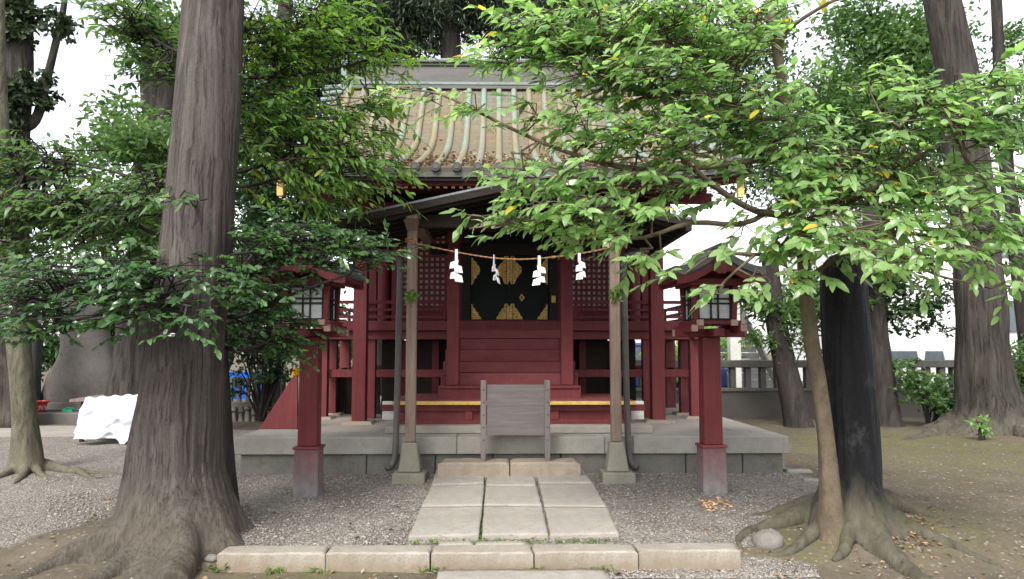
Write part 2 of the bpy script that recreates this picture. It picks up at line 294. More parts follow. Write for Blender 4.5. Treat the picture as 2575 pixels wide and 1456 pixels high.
# ------------------------------------------------------------------ mesh builder
ORI = {}
class MB:
    def __init__(s): s.v = []; s.f = []; s.uv = None
    def add(s, vs, fs):
        o = len(s.v); s.v += [tuple(v) for v in vs]; s.f += [tuple(i+o for i in f) for f in fs]; return s
    def box(s, x0, x1, y0, y1, z0, z1, tx=0, ty=0):       # tx, ty: how much the top is drawn in on each side
        return s.add([(x0,y0,z0),(x1,y0,z0),(x1,y1,z0),(x0,y1,z0),(x0+tx,y0+ty,z1),(x1-tx,y0+ty,z1),(x1-tx,y1-ty,z1),(x0+tx,y1-ty,z1)],
                     [(3,2,1,0),(4,5,6,7),(0,1,5,4),(1,2,6,5),(2,3,7,6),(3,0,4,7)])
    def bar(s, p, q, a, b, up=(0,0,1)):                   # rectangular bar from p to q, a wide, b high
        p, q = Vector(p), Vector(q); d = (q-p).normalized(); u = Vector(up)
        if abs(d.dot(u)) > .98: u = Vector((0,1,0))
        sd_ = d.cross(u).normalized()*a/2; n = sd_.cross(d).normalized()*b/2
        vs = [c+i*sd_+j*n for c in (p, q) for i, j in ((-1,-1),(1,-1),(1,1),(-1,1))]
        return s.add(vs, [(0,1,2,3),(7,6,5,4),(1,0,4,5),(2,1,5,6),(3,2,6,7),(0,3,7,4)])
    def tube(s, pts, rad, seg=8, cap=True, fn=None):
        pts = [Vector(p) for p in pts]; n = len(pts); rings = []
        if not hasattr(rad, '__len__'): rad = [rad]*n
        ref = Vector((0,0,1)); o = len(s.v)
        d0 = (pts[1]-pts[0]).normalized()
        if abs(d0.z) > .8: ref = Vector((0,1,0))
        for i in range(n):
            d = (pts[min(i+1,n-1)]-pts[max(i-1,0)]).normalized()
            a = d.cross(ref).normalized(); b = a.cross(d).normalized(); ref = b if abs(d.dot(b)) < .9 else ref
            for k in range(seg):
                th = 2*math.pi*k/seg; dd = a*math.cos(th)+b*math.sin(th); r = rad[i]
                if fn: r *= fn(i/(n-1), th, pts[i]+dd*r)
                s.v.append(tuple(pts[i]+dd*r))
        for i in range(n-1):
            for k in range(seg):
                s.f.append((o+i*seg+k, o+(i+1)*seg+k, o+(i+1)*seg+(k+1)%seg, o+i*seg+(k+1)%seg))
        if cap:
            s.f.append(tuple(o+k for k in range(seg))); s.f.append(tuple(o+(n-1)*seg+k for k in reversed(range(seg))))
        return s
    def prism(s, poly, f0, f1):                           # poly of 2D points, f0/f1 map them to 3D front/back
        n = len(poly); vs = [f0(*p) for p in poly]+[f1(*p) for p in poly]
        fs = [tuple(range(n)), tuple(reversed(range(n, 2*n)))]+[(i, n+i, n+(i+1)%n, (i+1)%n) for i in range(n)]
        return s.add(vs, fs)
    def strip(s, prof_top, prof_bot, mp, a, b):           # closed section swept from a to b by mp(point, t)
        poly = list(prof_top)+list(reversed(prof_bot)); n = len(prof_top)
        o = len(s.v); N = len(poly)
        for t in (a, b): s.v += [tuple(mp(p, t)) for p in poly]
        s.f += [(o+i, o+N+i, o+N+(i+1)%N, o+(i+1)%N) for i in range(N)]
        for k in (0, N):
            for i in range(n-1):
                q = (o+k+i, o+k+i+1, o+k+N-2-i, o+k+N-1-i); s.f.append(q if k == 0 else q[::-1])
        return s
    def build(s, name, mat, parent=None, bevel=0, smooth=False, org=None, seg=1):
        me = bpy.data.meshes.new(name)
        o = Vector(org) if org is not None else (ORI.get(parent.name, Vector()) if parent else Vector())
        me.from_pydata([tuple(Vector(v)-o) for v in s.v], [], s.f); me.update()
        import bmesh
        bm = bmesh.new(); bm.from_mesh(me); bmesh.ops.recalc_face_normals(bm, faces=bm.faces); bm.to_mesh(me); bm.free()
        ob = bpy.data.objects.new(name, me); C.objects.link(ob); me.materials.append(M[mat] if isinstance(mat, str) else mat)
        if parent: ob.parent = parent; ORI[ob.name] = o
        else: ob.location = o; ORI[ob.name] = o
        if bevel:
            b = ob.modifiers.new('bevel', 'BEVEL'); b.width = bevel; b.segments = seg; b.limit_method = 'ANGLE'
        if smooth: me.shade_smooth()
        return ob
def tag(o, label, cat, group=None):
    o['label'] = label; o['category'] = cat
    if group: o['group'] = group
    return o
def thing(name, label, cat, loc, group=None):
    o = bpy.data.objects.new(name, None); C.objects.link(o); o.location = loc; o.empty_display_size = .2; ORI[o.name] = Vector(loc)
    return tag(o, label, cat, group)
def kind(o, k): o['kind'] = k; return o
def crom(pts, n):                                          # Catmull-Rom resample
    pts = [Vector(p) for p in pts]; P_ = [pts[0]*2-pts[1]]+pts+[pts[-1]*2-pts[-2]]; out = []; m = len(pts)-1
    for i in range(n):
        u = i/(n-1)*m; k = min(int(u), m-1); t = u-k; a, b, c, d = P_[k:k+4]
        out.append(.5*((2*b)+(c-a)*t+(2*a-5*b+4*c-d)*t*t+(3*b-a-3*c+d)*t**3))
    return out
def lerpl(vals, n):
    x = np.linspace(0, len(vals)-1, n); return list(np.interp(x, range(len(vals)), vals))
def npmesh(name, V, Fq, mat, parent=None, tone=None, smooth=False):
    """V (n,3), Fq list of int arrays (m,k) ; tone: one value per face"""
    me = bpy.data.meshes.new(name)
    loops = np.concatenate([f.ravel() for f in Fq]); cnt = np.concatenate([np.full(len(f), f.shape[1]) for f in Fq]); st = np.concatenate([[0], np.cumsum(cnt)[:-1]])
    o = ORI.get(parent.name, Vector()) if parent else Vector()
    V = V - np.array(o)
    me.vertices.add(len(V)); me.vertices.foreach_set('co', V.astype(np.float32).ravel())
    me.loops.add(len(loops)); me.loops.foreach_set('vertex_index', loops.astype(np.int32))
    me.polygons.add(len(cnt)); me.polygons.foreach_set('loop_start', st.astype(np.int32))
    me.update(calc_edges=True)
    if tone is not None:
        a = me.attributes.new('tone', 'FLOAT', 'FACE'); a.data.foreach_set('value', np.asarray(tone, np.float32))
    if smooth: me.shade_smooth()
    ob = bpy.data.objects.new(name, me); C.objects.link(ob); me.materials.append(M[mat] if isinstance(mat, str) else mat)
    if parent: ob.parent = parent; ORI[ob.name] = o
    return ob
# ------------------------------------------------------------------ ground (one sheet to the horizon)
def dense(a, b, lo, hi, st, grow):
    v = list(np.arange(lo, hi, st)); s = st; x = v[-1]
    while x < b: s *= grow; x += s; v.append(x)
    s = st; x = lo; pre = []
    while x > a: s *= grow; x -= s; pre.append(x)
    return np.array(pre[::-1]+v)
gxs = dense(-220, 220, -6.5, 7.5, .075, 1.35); gys = dense(-60, 260, 3.2, 14.5, .075, 1.35)
def poly_in(x, y, poly):
    ins = False; n = len(poly)
    for i in range(n):
        (x0, y0), (x1, y1) = poly[i], poly[(i+1) % n]
        if (y0 > y) != (y1 > y) and x < (x1-x0)*(y-y0)/(y1-y0)+x0: ins = not ins
    return ins
def seg_d(x, y, poly):
    best = 9
    for i in range(len(poly)):
        (x0, y0), (x1, y1) = poly[i], poly[(i+1) % len(poly)]
        dx, dy = x1-x0, y1-y0; t = max(0, min(1, ((x-x0)*dx+(y-y0)*dy)/(dx*dx+dy*dy+1e-9)))
        best = min(best, math.hypot(x-x0-t*dx, y-y0-t*dy))
    return best
GR = [tuple(gp(*p)[:2]) for p in ((-900,1400),(40,1368),(160,1330),(300,1290),(420,1300),(540,1395),(1880,1378),(1900,1340),(2060,1290),(2110,1235),(2060,1210),(1975,1178))] + [(3.2,9.0),(3.2,13),(-14,13)]
GR2 = [tuple(gp(*p)[:2]) for p in ((1500,1415),(1880,1400),(2050,1420),(2120,1600),(1500,1600))]
MOSS = [(2250,1110,1.6),(2420,1120,1.0),(2050,1120,.8),(760,1432,.5),(1500,1428,.3),(1990,1370,.3),(210,1200,.25),(250,1205,.3),(2350,1150,1.3),(1240,1352,.35),(2300,1290,.6)]
MP = [(gp(a, b), r) for a, b, r in MOSS]
GV = np.zeros((len(gys), len(gxs), 3)); ga = np.zeros((len(gys), len(gxs))); gm_ = np.zeros_like(ga)
for j, y in enumerate(gys):
    for i, x in enumerate(gxs):
        near = -9 < x < 10 and 2 < y < 16
        z = gz(x, y) + (noise.noise(Vector((x*1.1, y*1.1, 3)))*.018+noise.noise(Vector((x*4, y*4, 7)))*.006 if near else 0)
        GV[j, i] = (x, y, z)
        if near:
            v = 0
            for pl in (GR, GR2):
                d = seg_d(x, y, pl); v = max(v, min(1, max(0, .5+(d if poly_in(x, y, pl) else -d)*2.4)))
            ga[j, i] = v
            gm_[j, i] = min(1, sum(.95*math.exp(-((x-p.x)**2+(y-p.y)**2)/(r*r)) for p, r in MP))
        else: ga[j, i] = .2
nx, ny = len(gxs), len(gys)
idx = np.arange(nx*ny).reshape(ny, nx)
Fg = np.stack([idx[:-1,:-1], idx[:-1,1:], idx[1:,1:], idx[1:,:-1]], -1).reshape(-1, 4)
ground = npmesh('ground', GV.reshape(-1, 3), [Fg], 'ground', smooth=True)
for nm, arr in (('gravel', ga), ('moss', gm_)):
    a = ground.data.attributes.new(nm, 'FLOAT', 'POINT'); a.data.foreach_set('value', arr.ravel().astype(np.float32))
kind(ground, 'structure'); ground['label'] = 'ground of grey gravel and bare brown earth around the shrine'

def is_gravel(x, y): return poly_in(x, y, GR) or poly_in(x, y, GR2)
def pebbles(n, xr, yr, smin, smax, test):
    P_, S_ = [], []
    while len(P_) < n:
        y = yr[0]+(yr[1]-yr[0])*random.random()**1.5; x = random.uniform(*xr)*(y/7)
        if test(x, y): P_.append((x, y, gz(x, y))); S_.append(smin+(smax-smin)*random.random()**3)
    P_ = np.array(P_); S_ = np.array(S_)
    base = np.array([(1,0,0),(0,1,0),(-1,0,0),(0,-1,0),(0,0,.7),(0,0,-.6)], float); th = rng.uniform(0, 6.28, n)
    V = base[None]*np.stack([S_*rng.uniform(.8,1.5,n), S_*rng.uniform(.6,1,n), S_*rng.uniform(.5,.9,n)], -1)[:, None]
    V = V*(1+rng.uniform(-.3,.3,V.shape)); c, s = np.cos(th)[:,None], np.sin(th)[:,None]
    V = np.stack([V[...,0]*c-V[...,1]*s, V[...,0]*s+V[...,1]*c, V[...,2]], -1)+P_[:,None]+np.array([0,0,.004])
    fb = np.array([(0,1,4),(1,2,4),(2,3,4),(3,0,4),(1,0,5),(2,1,5),(3,2,5),(0,3,5)])
    Fp = (fb[None]+np.arange(n)[:,None,None]*6).reshape(-1,3)
    return V.reshape(-1,3), Fp, np.repeat(rng.random(n), 8)
def m_peb():
    t = NT('loose_pebbles'); a = t.n('Attribute', attribute_name='tone')
    return t.fin(t.ramp(a.outputs['Fac'], [(0, (.13,.112,.097)), (.5, (.235,.208,.183)), (.9, (.31,.28,.255)), (1, (.41,.38,.35))]), .9, .2)
M['pebble'] = m_peb()
V, Fp, tn = pebbles(30000, (-4.2, 3.4), (5.3, 9.2), .005, .016, lambda x, y: is_gravel(x, y) and not (abs(x) < .8 and 5.8 < y < 8.3) and y < 8.35)
kind(npmesh('loose_gravel', V, [Fp], 'pebble', tone=tn), 'stuff')
V, Fp, tn = pebbles(1800, (-4.5, 5.5), (4.6, 11), .004, .018, lambda x, y: not is_gravel(x, y))
kind(npmesh('scattered_chippings', V, [Fp], 'pebble', tone=tn), 'stuff')

# ------------------------------------------------------------------ kerb and paving
def rough_slab(name, corners, z0, z1, mat, label, cat, group, seed, n=14, amp=.006, dz=None, parent=None):
    """stone slab with slightly uneven top and worn edges; corners ccw in plan"""
    cs = [Vector((c[0], c[1], 0)) for c in corners]; mb = MB(); rows = []
    def q(u, v): return (cs[0]*(1-u)+cs[1]*u)*(1-v)+(cs[3]*(1-u)+cs[2]*u)*v
    m = max(4, int(n*.6)); idx = {}
    for j in range(m+1):
        for i in range(n+1):
            u, v = i/n, j/m; p = q(u, v); e = min(i, n-i, j*1.0, m-j); edge = (i in (0, n)) or (j in (0, m))
            w_ = noise.noise(Vector((p.x*6, p.y*6, seed)))
            if edge: p = p+Vector((noise.noise(Vector((p.x*9, p.y*9, seed+5))), noise.noise(Vector((p.x*9, p.y*9, seed+9))), 0))*amp*1.6
            top = z1+(dz(p.x, p.y) if dz else 0)+w_*amp*.6-(amp*1.3+amp*.8*noise.noise(Vector((p.x*23, p.y*23, seed+2))) if edge else 0)
            idx[i, j] = len(mb.v); mb.v.append((p.x, p.y, top))
    for j in range(m):
        for i in range(n): mb.f.append((idx[i,j], idx[i+1,j], idx[i+1,j+1], idx[i,j+1]))
    rim = [(i, 0) for i in range(n)]+[(n, j) for j in range(m)]+[(i, m) for i in range(n, 0, -1)]+[(0, j) for j in range(m, 0, -1)]
    lo = []
    for k in rim:
        v = mb.v[idx[k]]; lo.append(len(mb.v)); mb.v.append((v[0]+(.003*noise.noise(Vector((v[0]*20,v[1]*20,1)))), v[1], z0))
    for a in range(len(rim)):
        b = (a+1) % len(rim); mb.f.append((idx[rim[a]], lo[a], lo[b], idx[rim[b]]))
    mb.f.append(tuple(reversed(lo)))
    c = sum(cs, Vector())/4; o = mb.build(name, mat, parent, org=None if parent else (c.x, c.y, z0))
    for p in o.data.polygons: p.use_smooth = p.normal.z > .8
    if label: tag(o, label, cat, group)
    return o
kx = [545, 818, 1083, 1342, 1605, 1866]
klab = ['long pale kerb stone ending at the roots of the big cedar', 'worn kerb stone just right of the one at the cedar roots', 'middle kerb stone with dark round spots, in front of the path',
        'kerb stone in front of the path, right of the spotted one', 'rightmost kerb stone, brown stained, ending near the tarred tree']
for k in range(5):
    x0, x1 = xat(kx[k]+1.5, 5.47, 1400), xat(kx[k+1]-1.5, 5.47, 1400); y0 = 5.46+.012*k*.5
    rough_slab('kerb_stone', [(x0,y0),(x1,y0),(x1,y0+.21),(x0,y0+.21)], -.08, .135+random.uniform(-.006,.006), 'kerb', klab[k], 'kerb stone', 'kerb stones along the front of the gravel', k*3.1, 44, .009)
a, b = gp(1112, 1408), gp(1510, 1407)
rough_slab('paving_slab', [(a.x-.03,4.1),(b.x+.05,4.1),(b.x,5.40),(a.x,5.40)], -.08, .05, 'slab', 'pale slab in the foreground, in front of the kerb', 'paving slab', 'paving slabs leading to the shrine', 9, 24, .008)
def pz(x, y): return .055*(y-5.85)
def pp(px, py):                       # pixel on the sloping path
    d = R @ Vector(((px-CX)/F, -(py-CY)/F, -1.0)); Y = 7
    for _ in range(30): p = CAM+d*(Y/d.y); Y = Y*.5+.5*((.15+pz(0, p.y)-CAM.z)/d.z*d.y)
    p = CAM+d*(Y/d.y); return (p.x, p.y)
rows = [  # near-left, near-right, far-right, far-left for three columns of each row
 [[(1027,1350),(1204,1345),(1214,1272),(1060,1274)],[(1212,1344),(1378,1342),(1364,1272),(1218,1271)],[(1384,1345),(1557,1340),(1527,1274),(1370,1273)]],
 [[(1060,1273),(1213,1270),(1218,1218),(1085,1221)],[(1218,1270),(1362,1270),(1350,1222),(1222,1221)],[(1369,1271),(1527,1272),(1493,1215),(1356,1215)]],
 [[(1085,1219),(1217,1214),(1222,1176),(1098,1178)],[(1222,1219),(1349,1220),(1340,1177),(1226,1176)],[(1355,1213),(1492,1213),(1464,1178),(1345,1177)]]]
rn = ['nearest', 'middle', 'farthest']; cn = ['left', 'centre', 'right']
for r in range(3):
    for c in range(3):
        cs = [pp(*p) for p in rows[r][c]]
        cs = [cs[0], cs[1], cs[2], cs[3]]
        rough_slab('paving_slab', cs, .02, .15+random.uniform(-.004,.004), 'slab', f'{cn[c]} paving slab in the {rn[r]} row of the path to the shrine step', 'paving slab', 'paving slabs leading to the shrine', r*7+c*2.3, 30, .0042, dz=pz)
for (x0, x1, yy, lb) in ((1198,1325,1347,'thin pale stone strip between kerb and path'), (1105,1190,1350,'mossy stone strip at the left of the path front')):
    a, b = pp(x0, yy), pp(x1, yy); rough_slab('edge_stone', [(a[0],5.70),(b[0],5.70),(b[0],5.79),(a[0],5.79)], .0, .137, 'slab', lb, 'edge stone', 'edge stones between kerb and path', x0, 10, .006)

# ------------------------------------------------------------------ stone platform
PY0 = 8.3; zt = .62
pxl, pxr = xat(589, PY0, 1100), xat(1984, PY0, 1095); PYB = 15.6
pf = thing('stone_platform', 'low grey stone platform carrying the red shrine', 'platform', (0, PY0, .2))
xs = [pxl, pxl+1.9, -.6, 1.0, pxr-1.7, pxr]
for k in range(5): MB().box(xs[k]+.002, xs[k+1]-.002, PY0, PY0+.55, .435, zt).build('edge_slab', 'granite', pf, .008)
for sx in (pxl, pxr):
    for k in range(4):
        y0 = PY0+.552+k*1.68; s0, s1 = (sx, sx+.45) if sx < 0 else (sx-.45, sx)
        MB().box(s0, s1, y0, y0+1.676, .435, zt-.002).build('edge_slab', 'granite', pf, .008)
MB().box(pxl+.452, pxr-.452, PY0+.552, PYB, .40, zt-.004).build('paving', 'granite_top', pf)
bx = pxl+.05; k = 0
while bx < pxr-.1:
    w_ = .62 if k % 2 else .74; x1 = min(bx+w_, pxr-.05)
    MB().box(bx+.004, x1-.004, PY0+.05, PY0+.3, -.1, .433).build('base_block', 'granite_base', pf, .012); bx = x1; k += 1
for sx in (pxl+.05, pxr-.30): MB().box(sx, sx+.25, PY0+.3, PYB-.05, -.1, .431).build('base_wall', 'granite_base', pf)

st = thing('stone_step', 'brown stone step between the path and the platform', 'step', (0, 7.95, .2))
x0, x1, xm = xat(1104, 7.95, 1150), xat(1458, 7.95, 1150), xat(1283, 7.95, 1150)
rough_slab('step_block', [(x0,7.93),(xm-.003,7.93),(xm-.003,8.285),(x0+.02,8.285)], .0, .40, 'step_stone', None, None, None, 3, 20, .012, parent=st)
rough_slab('step_block', [(xm+.003,7.94),(x1,7.93),(x1-.02,8.285),(xm+.003,8.285)], .0, .40, 'step_stone', None, None, None, 5, 20, .012, parent=st)

# ------------------------------------------------------------------ shrine hall
sh = thing('shrine_hall', 'dark red wooden shrine hall with a curved tiled roof and black double doors', 'shrine', (0, 11.2, zt))
def B(name, mat, x0, x1, y0, y1, z0, z1, bev=.004, par=None): return MB().box(x0, x1, y0, y1, z0, z1).build(name, mat, par or sh, bev)
DY = 11.2
zv = 1.95                                                 # veranda floor
pillars = [(-1.93, 9.85), (1.93, 10.0)]
for x, y in pillars:
    B('pillar', 'red', x-.085, x+.085, y-.085, y+.085, zt+.03, 3.32)
    MB().box(x-.2, x+.2, y-.2, y+.2, zt-.003, zt+.035, .03, .03).build('pillar_stone', 'step_stone', sh)
    B('pillar', 'red', x*.995-.07, x*.995+.07, 10.55, 10.69, zt, 3.32)
for sx in (-1, 1):
    for y in (10.56, 11.15, 12.1, 13.4): 
        B('veranda_post', 'red', sx*2.57-.075, sx*2.57+.075, y-.07, y+.07, zt, 1.70)
        MB().box(sx*2.57-.17, sx*2.57+.17, y-.17, y+.17, zt-.003, zt+.03, .03, .03).build('post_stone', 'step_stone', sh)
    B('veranda_beam', 'red', sx*2.57-.055, sx*2.57+.055, 10.3, 13.6, 1.70, 1.815)
    B('veranda_rail_beam', 'red', sx*2.25-.32, sx*2.25+.32, 10.58, 10.66, 1.18, 1.285)
    xa, xb = (-1.855, -.90) if sx < 0 else (.90, 1.855)
    B('veranda_rail_beam', 'red', xa, xb, 10.58, 10.66, 1.18, 1.285)
    for y in (12.1, 13.4): B('veranda_rail_beam', 'red', sx*2.25-.32, sx*2.25+.32, y-.035, y+.035, 1.18, 1.285)
    for k in range(3): B('veranda_rail_beam', 'red_dark', sx*2.57-.04, sx*2.57+.04, 10.64+k*1.0, 11.07+k*1.0, 1.19, 1.28)
B('veranda_beam', 'red', -2.50, 2.50, 10.50, 10.62, 1.70, 1.815)
B('veranda_floor', 'red', -2.68, 2.68, 10.42, 13.9, 1.82, zv)
for sx in (-1, 1):                                         # railing: front pieces and side runs
    xa, xb = (-2.66, -.87) if sx < 0 else (.87, 2.66)
    rl = MB(); 
    for z, h in ((2.19, .045), (2.09, .035), (1.99, .04)): rl.box(xa, xb, 10.47, 10.51, z, z+h)
    for x in np.linspace(xa+.04, xb-.04, 4): rl.box(x-.02, x+.02, 10.472, 10.508, zv, 2.195)
    rl.build('railing', 'red_dark', sh)
    rs = MB(); xx = sx*2.62
    for z, h in ((2.19, .045), (2.09, .035), (1.99, .04)): rs.box(xx-.02, xx+.02, 10.53, 13.6, z, z+h)
    for y in (10.56, 11.6, 12.6, 13.55): rs.box(xx-.018, xx+.018, y-.02, y+.02, zv, 2.195)
    rs.build('railing', 'red', sh)
# body
for sx in (-1, 1):
    for y in (11.3, 13.7): MB().tube([(sx*1.86, y, zv), (sx*1.86, y, 3.5)], .105, 20).build('column', 'red_dark', sh, smooth=False)
    MB().box(sx*1.86-.03, sx*1.86+.03, 11.4, 13.6, zt, 3.5).build('side_wall', 'red_dark', sh)
    B('wall_stile', 'red_dark', sx*1.665-.06, sx*1.665+.06, DY-.03, DY+.08, zv, 3.4)
B('back_wall', 'red_dark', -1.8, 1.8, 13.6, 13.7, zt, 3.5)
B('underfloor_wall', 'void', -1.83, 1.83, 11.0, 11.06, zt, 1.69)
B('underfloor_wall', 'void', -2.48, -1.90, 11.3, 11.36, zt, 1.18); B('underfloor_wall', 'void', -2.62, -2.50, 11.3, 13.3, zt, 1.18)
for x in (-1.5, -1.05, 1.05, 1.5): B('underfloor_post', 'red_dark', x-.05, x+.05, 10.9, 10.99, zt, 1.69)
B('lintel', 'red_dark', -1.8, 1.8, DY-.08, DY+.1, 3.30, 3.46)
B('head_beam', 'red_dark', -2.1, 2.1, 9.83, 9.99, 3.32, 3.48)
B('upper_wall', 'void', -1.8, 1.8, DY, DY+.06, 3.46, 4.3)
for sx in (-1, 1): B('side_beam', 'red_dark', sx*1.93-.07, sx*1.93+.07, 9.99, 13.7, 3.325, 3.475)
# lattice panels
def lattice(xa, xb, z0, z1):
    n = max(1, round((xb-xa)/.080)); m = round((z1-z0)/.080); px_, pz_ = (xb-xa)/n, (z1-z0)/m
    fr = MB(); fr.box(xa-.04, xa, DY-.05, DY+.01, z0-.04, z1+.04).box(xb, xb+.04, DY-.05, DY+.01, z0-.04, z1+.04).box(xa, xb, DY-.048, DY+.01, z0-.04, z0).box(xa, xb, DY-.048, DY+.01, z1, z1+.04)
    o = fr.build('lattice_panel', 'red_dark', sh)
    g = MB()
    for i in range(n+1): g.box(max(xa, xa+i*px_-.018), min(xb, xa+i*px_+.018), DY-.040, DY-.014, z0, z1)
    for j in range(m+1): g.box(xa, xb, DY-.036, DY-.016, max(z0, z0+j*pz_-.018), min(z1, z0+j*pz_+.018))
    g.build('grid', 'red_dark', o)
    MB().box(xa, xb, DY-.008, DY, z0, z1).build('backing_paper', 'lattice_paper', o)
zl0, zl1 = zat(786, DY), zat(590, DY)
lx = (xat(998, DY, 700), xat(1121, DY, 700)); lattice(lx[0], lx[1], zl0, zl1)
rx = (xat(1436, DY, 700), xat(1600, DY, 700)); lattice(rx[0], min(rx[1], 1.6), zl0, zl1)
B('wall_board', 'red_dark', -1.6, -.95, DY-.03, DY+.05, zv, zl0-.045); B('wall_board', 'red_dark', .90, 1.6, DY-.03, DY+.05, zv, zl0-.045)
# door
zd0, zd1 = zat(805, DY), 3.30
dl, dr, dm = xat(1183, DY, 700), xat(1381, DY, 700), xat(1282, DY, 700)
B('door_frame', 'black', dl-.12, dl, DY-.06, DY+.08, zv, 3.30); B('door_frame', 'black', dr, dr+.12, DY-.06, DY+.08, zv, 3.30)
B('door_jamb', 'red_dark', dl-.30, dl-.121, DY-.03, DY+.08, zv, 3.30); B('door_jamb', 'red_dark', dr+.121, dr+.30, DY-.03, DY+.08, zv, 3.30)
B('door_sill', 'red_dark', dl-.15, dr+.15, DY-.12, DY+.04, zv+.005, zd0)
leafs = []
for xa, xb in ((dl, dm-.002), (dm+.002, dr)): leafs.append(B('door_leaf', 'black_lacquer', xa, xb, DY-.02, DY+.03, zd0+.002, zd1))
B('door_astragal', 'black_lacquer', dm-.045, dm+.045, DY-.035, DY-.021, zd0+.004, zd1, par=leafs[0])
def fitting(poly, leaf, yf=DY-.030, name='gold_fitting', mat='gold'):
    pts = [at((1160+a/4.8525)/1.04386, (600+b/4.8525)/1.04386, DY-.03) for a, b in poly]
    MB().prism([(p.x, p.z) for p in pts], lambda x, z: (x, yf, z), lambda x, z: (x, yf+.0095, z)).build(name, mat, leaf, .0025)
mir = lambda po: [(1722-a, b) for a, b in po]
f1 = [(372,358),(392,372),(405,402),(440,428),(452,455),(476,478),(488,528),(474,580),(450,598),(440,628),(412,650),(402,690),(385,718),(372,718)]
f2 = [(820,350),(796,352),(790,395),(778,425),(748,445),(730,470),(708,490),(702,530),(712,565),(732,585),(748,612),(772,632),(782,670),(795,700),(820,712)]
f3 = [(375,958),(392,962),(400,1005),(425,1022),(438,1055),(462,1075),(470,1105),(492,1120),(508,1157),(375,1157)]
f4 = [(820,953),(800,958),(792,1005),(765,1022),(750,1055),(730,1075),(722,1105),(700,1122),(690,1157),(820,1157)]
for f in (f1, f2, f3, f4): fitting(f, leafs[0]); fitting(mir(f), leafs[1])
for f in ([(825,350),(845,352),(862,385),(879,352),(900,350),(900,712),(886,712),(862,662),(840,712),(825,712)], [(825,953),(840,958),(862,1000),(884,958),(900,953),(900,1157),(825,1157)]): fitting(f, leafs[0], DY-.0445)
fitting([(1018,828),(1056,878),(1018,930),(984,878)], leafs[1], name='keyhole_plate', mat='gold_plain')
fitting([(1010,862),(1025,862),(1027,895),(1008,895)], leafs[1], DY-.036, 'keyhole', 'black')
for z in (2.25, 2.9): MB().box(dr+.03, dr+.09, DY-.068, DY-.06, z, z+.10).build('gold_latch', 'gold_plain', sh)
# stairs
tiers = [(9.30, .95, 1.12), (9.52, .95, 1.27), (9.76, .95, 1.408), (10.0, .95, 1.56), (10.24, .95, 1.706)]
xl, xr = [xat(v, 9.35, 960) for v in (1103, 1460)]
sv = MB()
for k, (y, z0, z1) in enumerate(tiers):
    yb = tiers[k+1][0] if k < 4 else 10.44
    sv.box(xl+.012*k, xr-.012*k, y, yb, z0, z1)
    sv.box(xl+.02+.012*k, xr-.02-.012*k, y-.02, y, z1-.035, z1+.004)
stairs = sv.build('stairs', 'red', sh, .006)
for k, (y, z0, z1) in enumerate(tiers[1:]):
    xi, xj = xat(1155, 9.7, 960), xat(1411, 9.7, 960)
    MB().box(xi, xj, y-.035, y-.021, tiers[k][2]+.006, z1-.006).build('riser', 'red_faded', stairs)
for px in (1140, 1425):
    x = xat(px, 9.42, 900); B('stair_pillar', 'red', x-.073, x+.073, 9.33, 9.475, 1.13, 3.30)
B('step_board', 'red_faded', -.70, .70, 10.2, 10.42, 1.709, 1.82)
B('canopy_beam', 'red_dark', -1.0, 1.0, 9.33, 9.47, 3.305, 3.46)
# deck in front of the stairs
zy = zat(1018, 8.75); zy1 = zat(1009, 8.75)
ax, bx_ = xat(985, 8.75, 1014), xat(1599, 8.75, 1014)
MB().box(ax, bx_, 8.77, 10.3, zy1-.045, zy1).build('deck', 'red_faded', sh, .003)
xm = [ax, xat(1178, 8.75, 1014), xat(1452, 8.75, 1014), bx_]
for k in range(3): MB().box(xm[k]+.001, xm[k+1]-.001, 8.74, 8.768, zy, zy1).build('yellow_edge', 'yellow', sh, .002)
zb = zt+.085
MB().box(ax+.06, bx_-.06, 8.86, 10.2, zb, zy1-.046).build('deck_panel', 'red', sh)
B('deck_rail', 'red', ax+.055, bx_-.055, 8.825, 8.859, zb, zb+.045); B('deck_rail', 'red', ax-.12, bx_+.12, 8.815, 8.859, zy-.075, zy-.003)
for px in (1008, 1179, 1395, 1578):
    x = xat(px, 8.83, 1040); B('deck_post', 'red', x-.045, x+.045, 8.82, 8.859, zb+.047, zy-.077)
for sx in (-1, 1): 
    xa = ax-.10 if sx < 0 else bx_-.07; B('end_board', 'white_paint', xa-.05, xa+.22, 9.05, 9.12, zb+.03, zy1-.02)
    for y in (9.4,9.9): B('deck_side_post', 'red', (ax if sx < 0 else bx_-.1), (ax+.1 if sx < 0 else bx_), y, y+.09, zt, zb+.2)
B('deck_sill_stone', 'granite_top', xat(968, 8.62, 1090), xat(1642, 8.62, 1090), 8.60, 8.98, zt+.002, zb, .008)

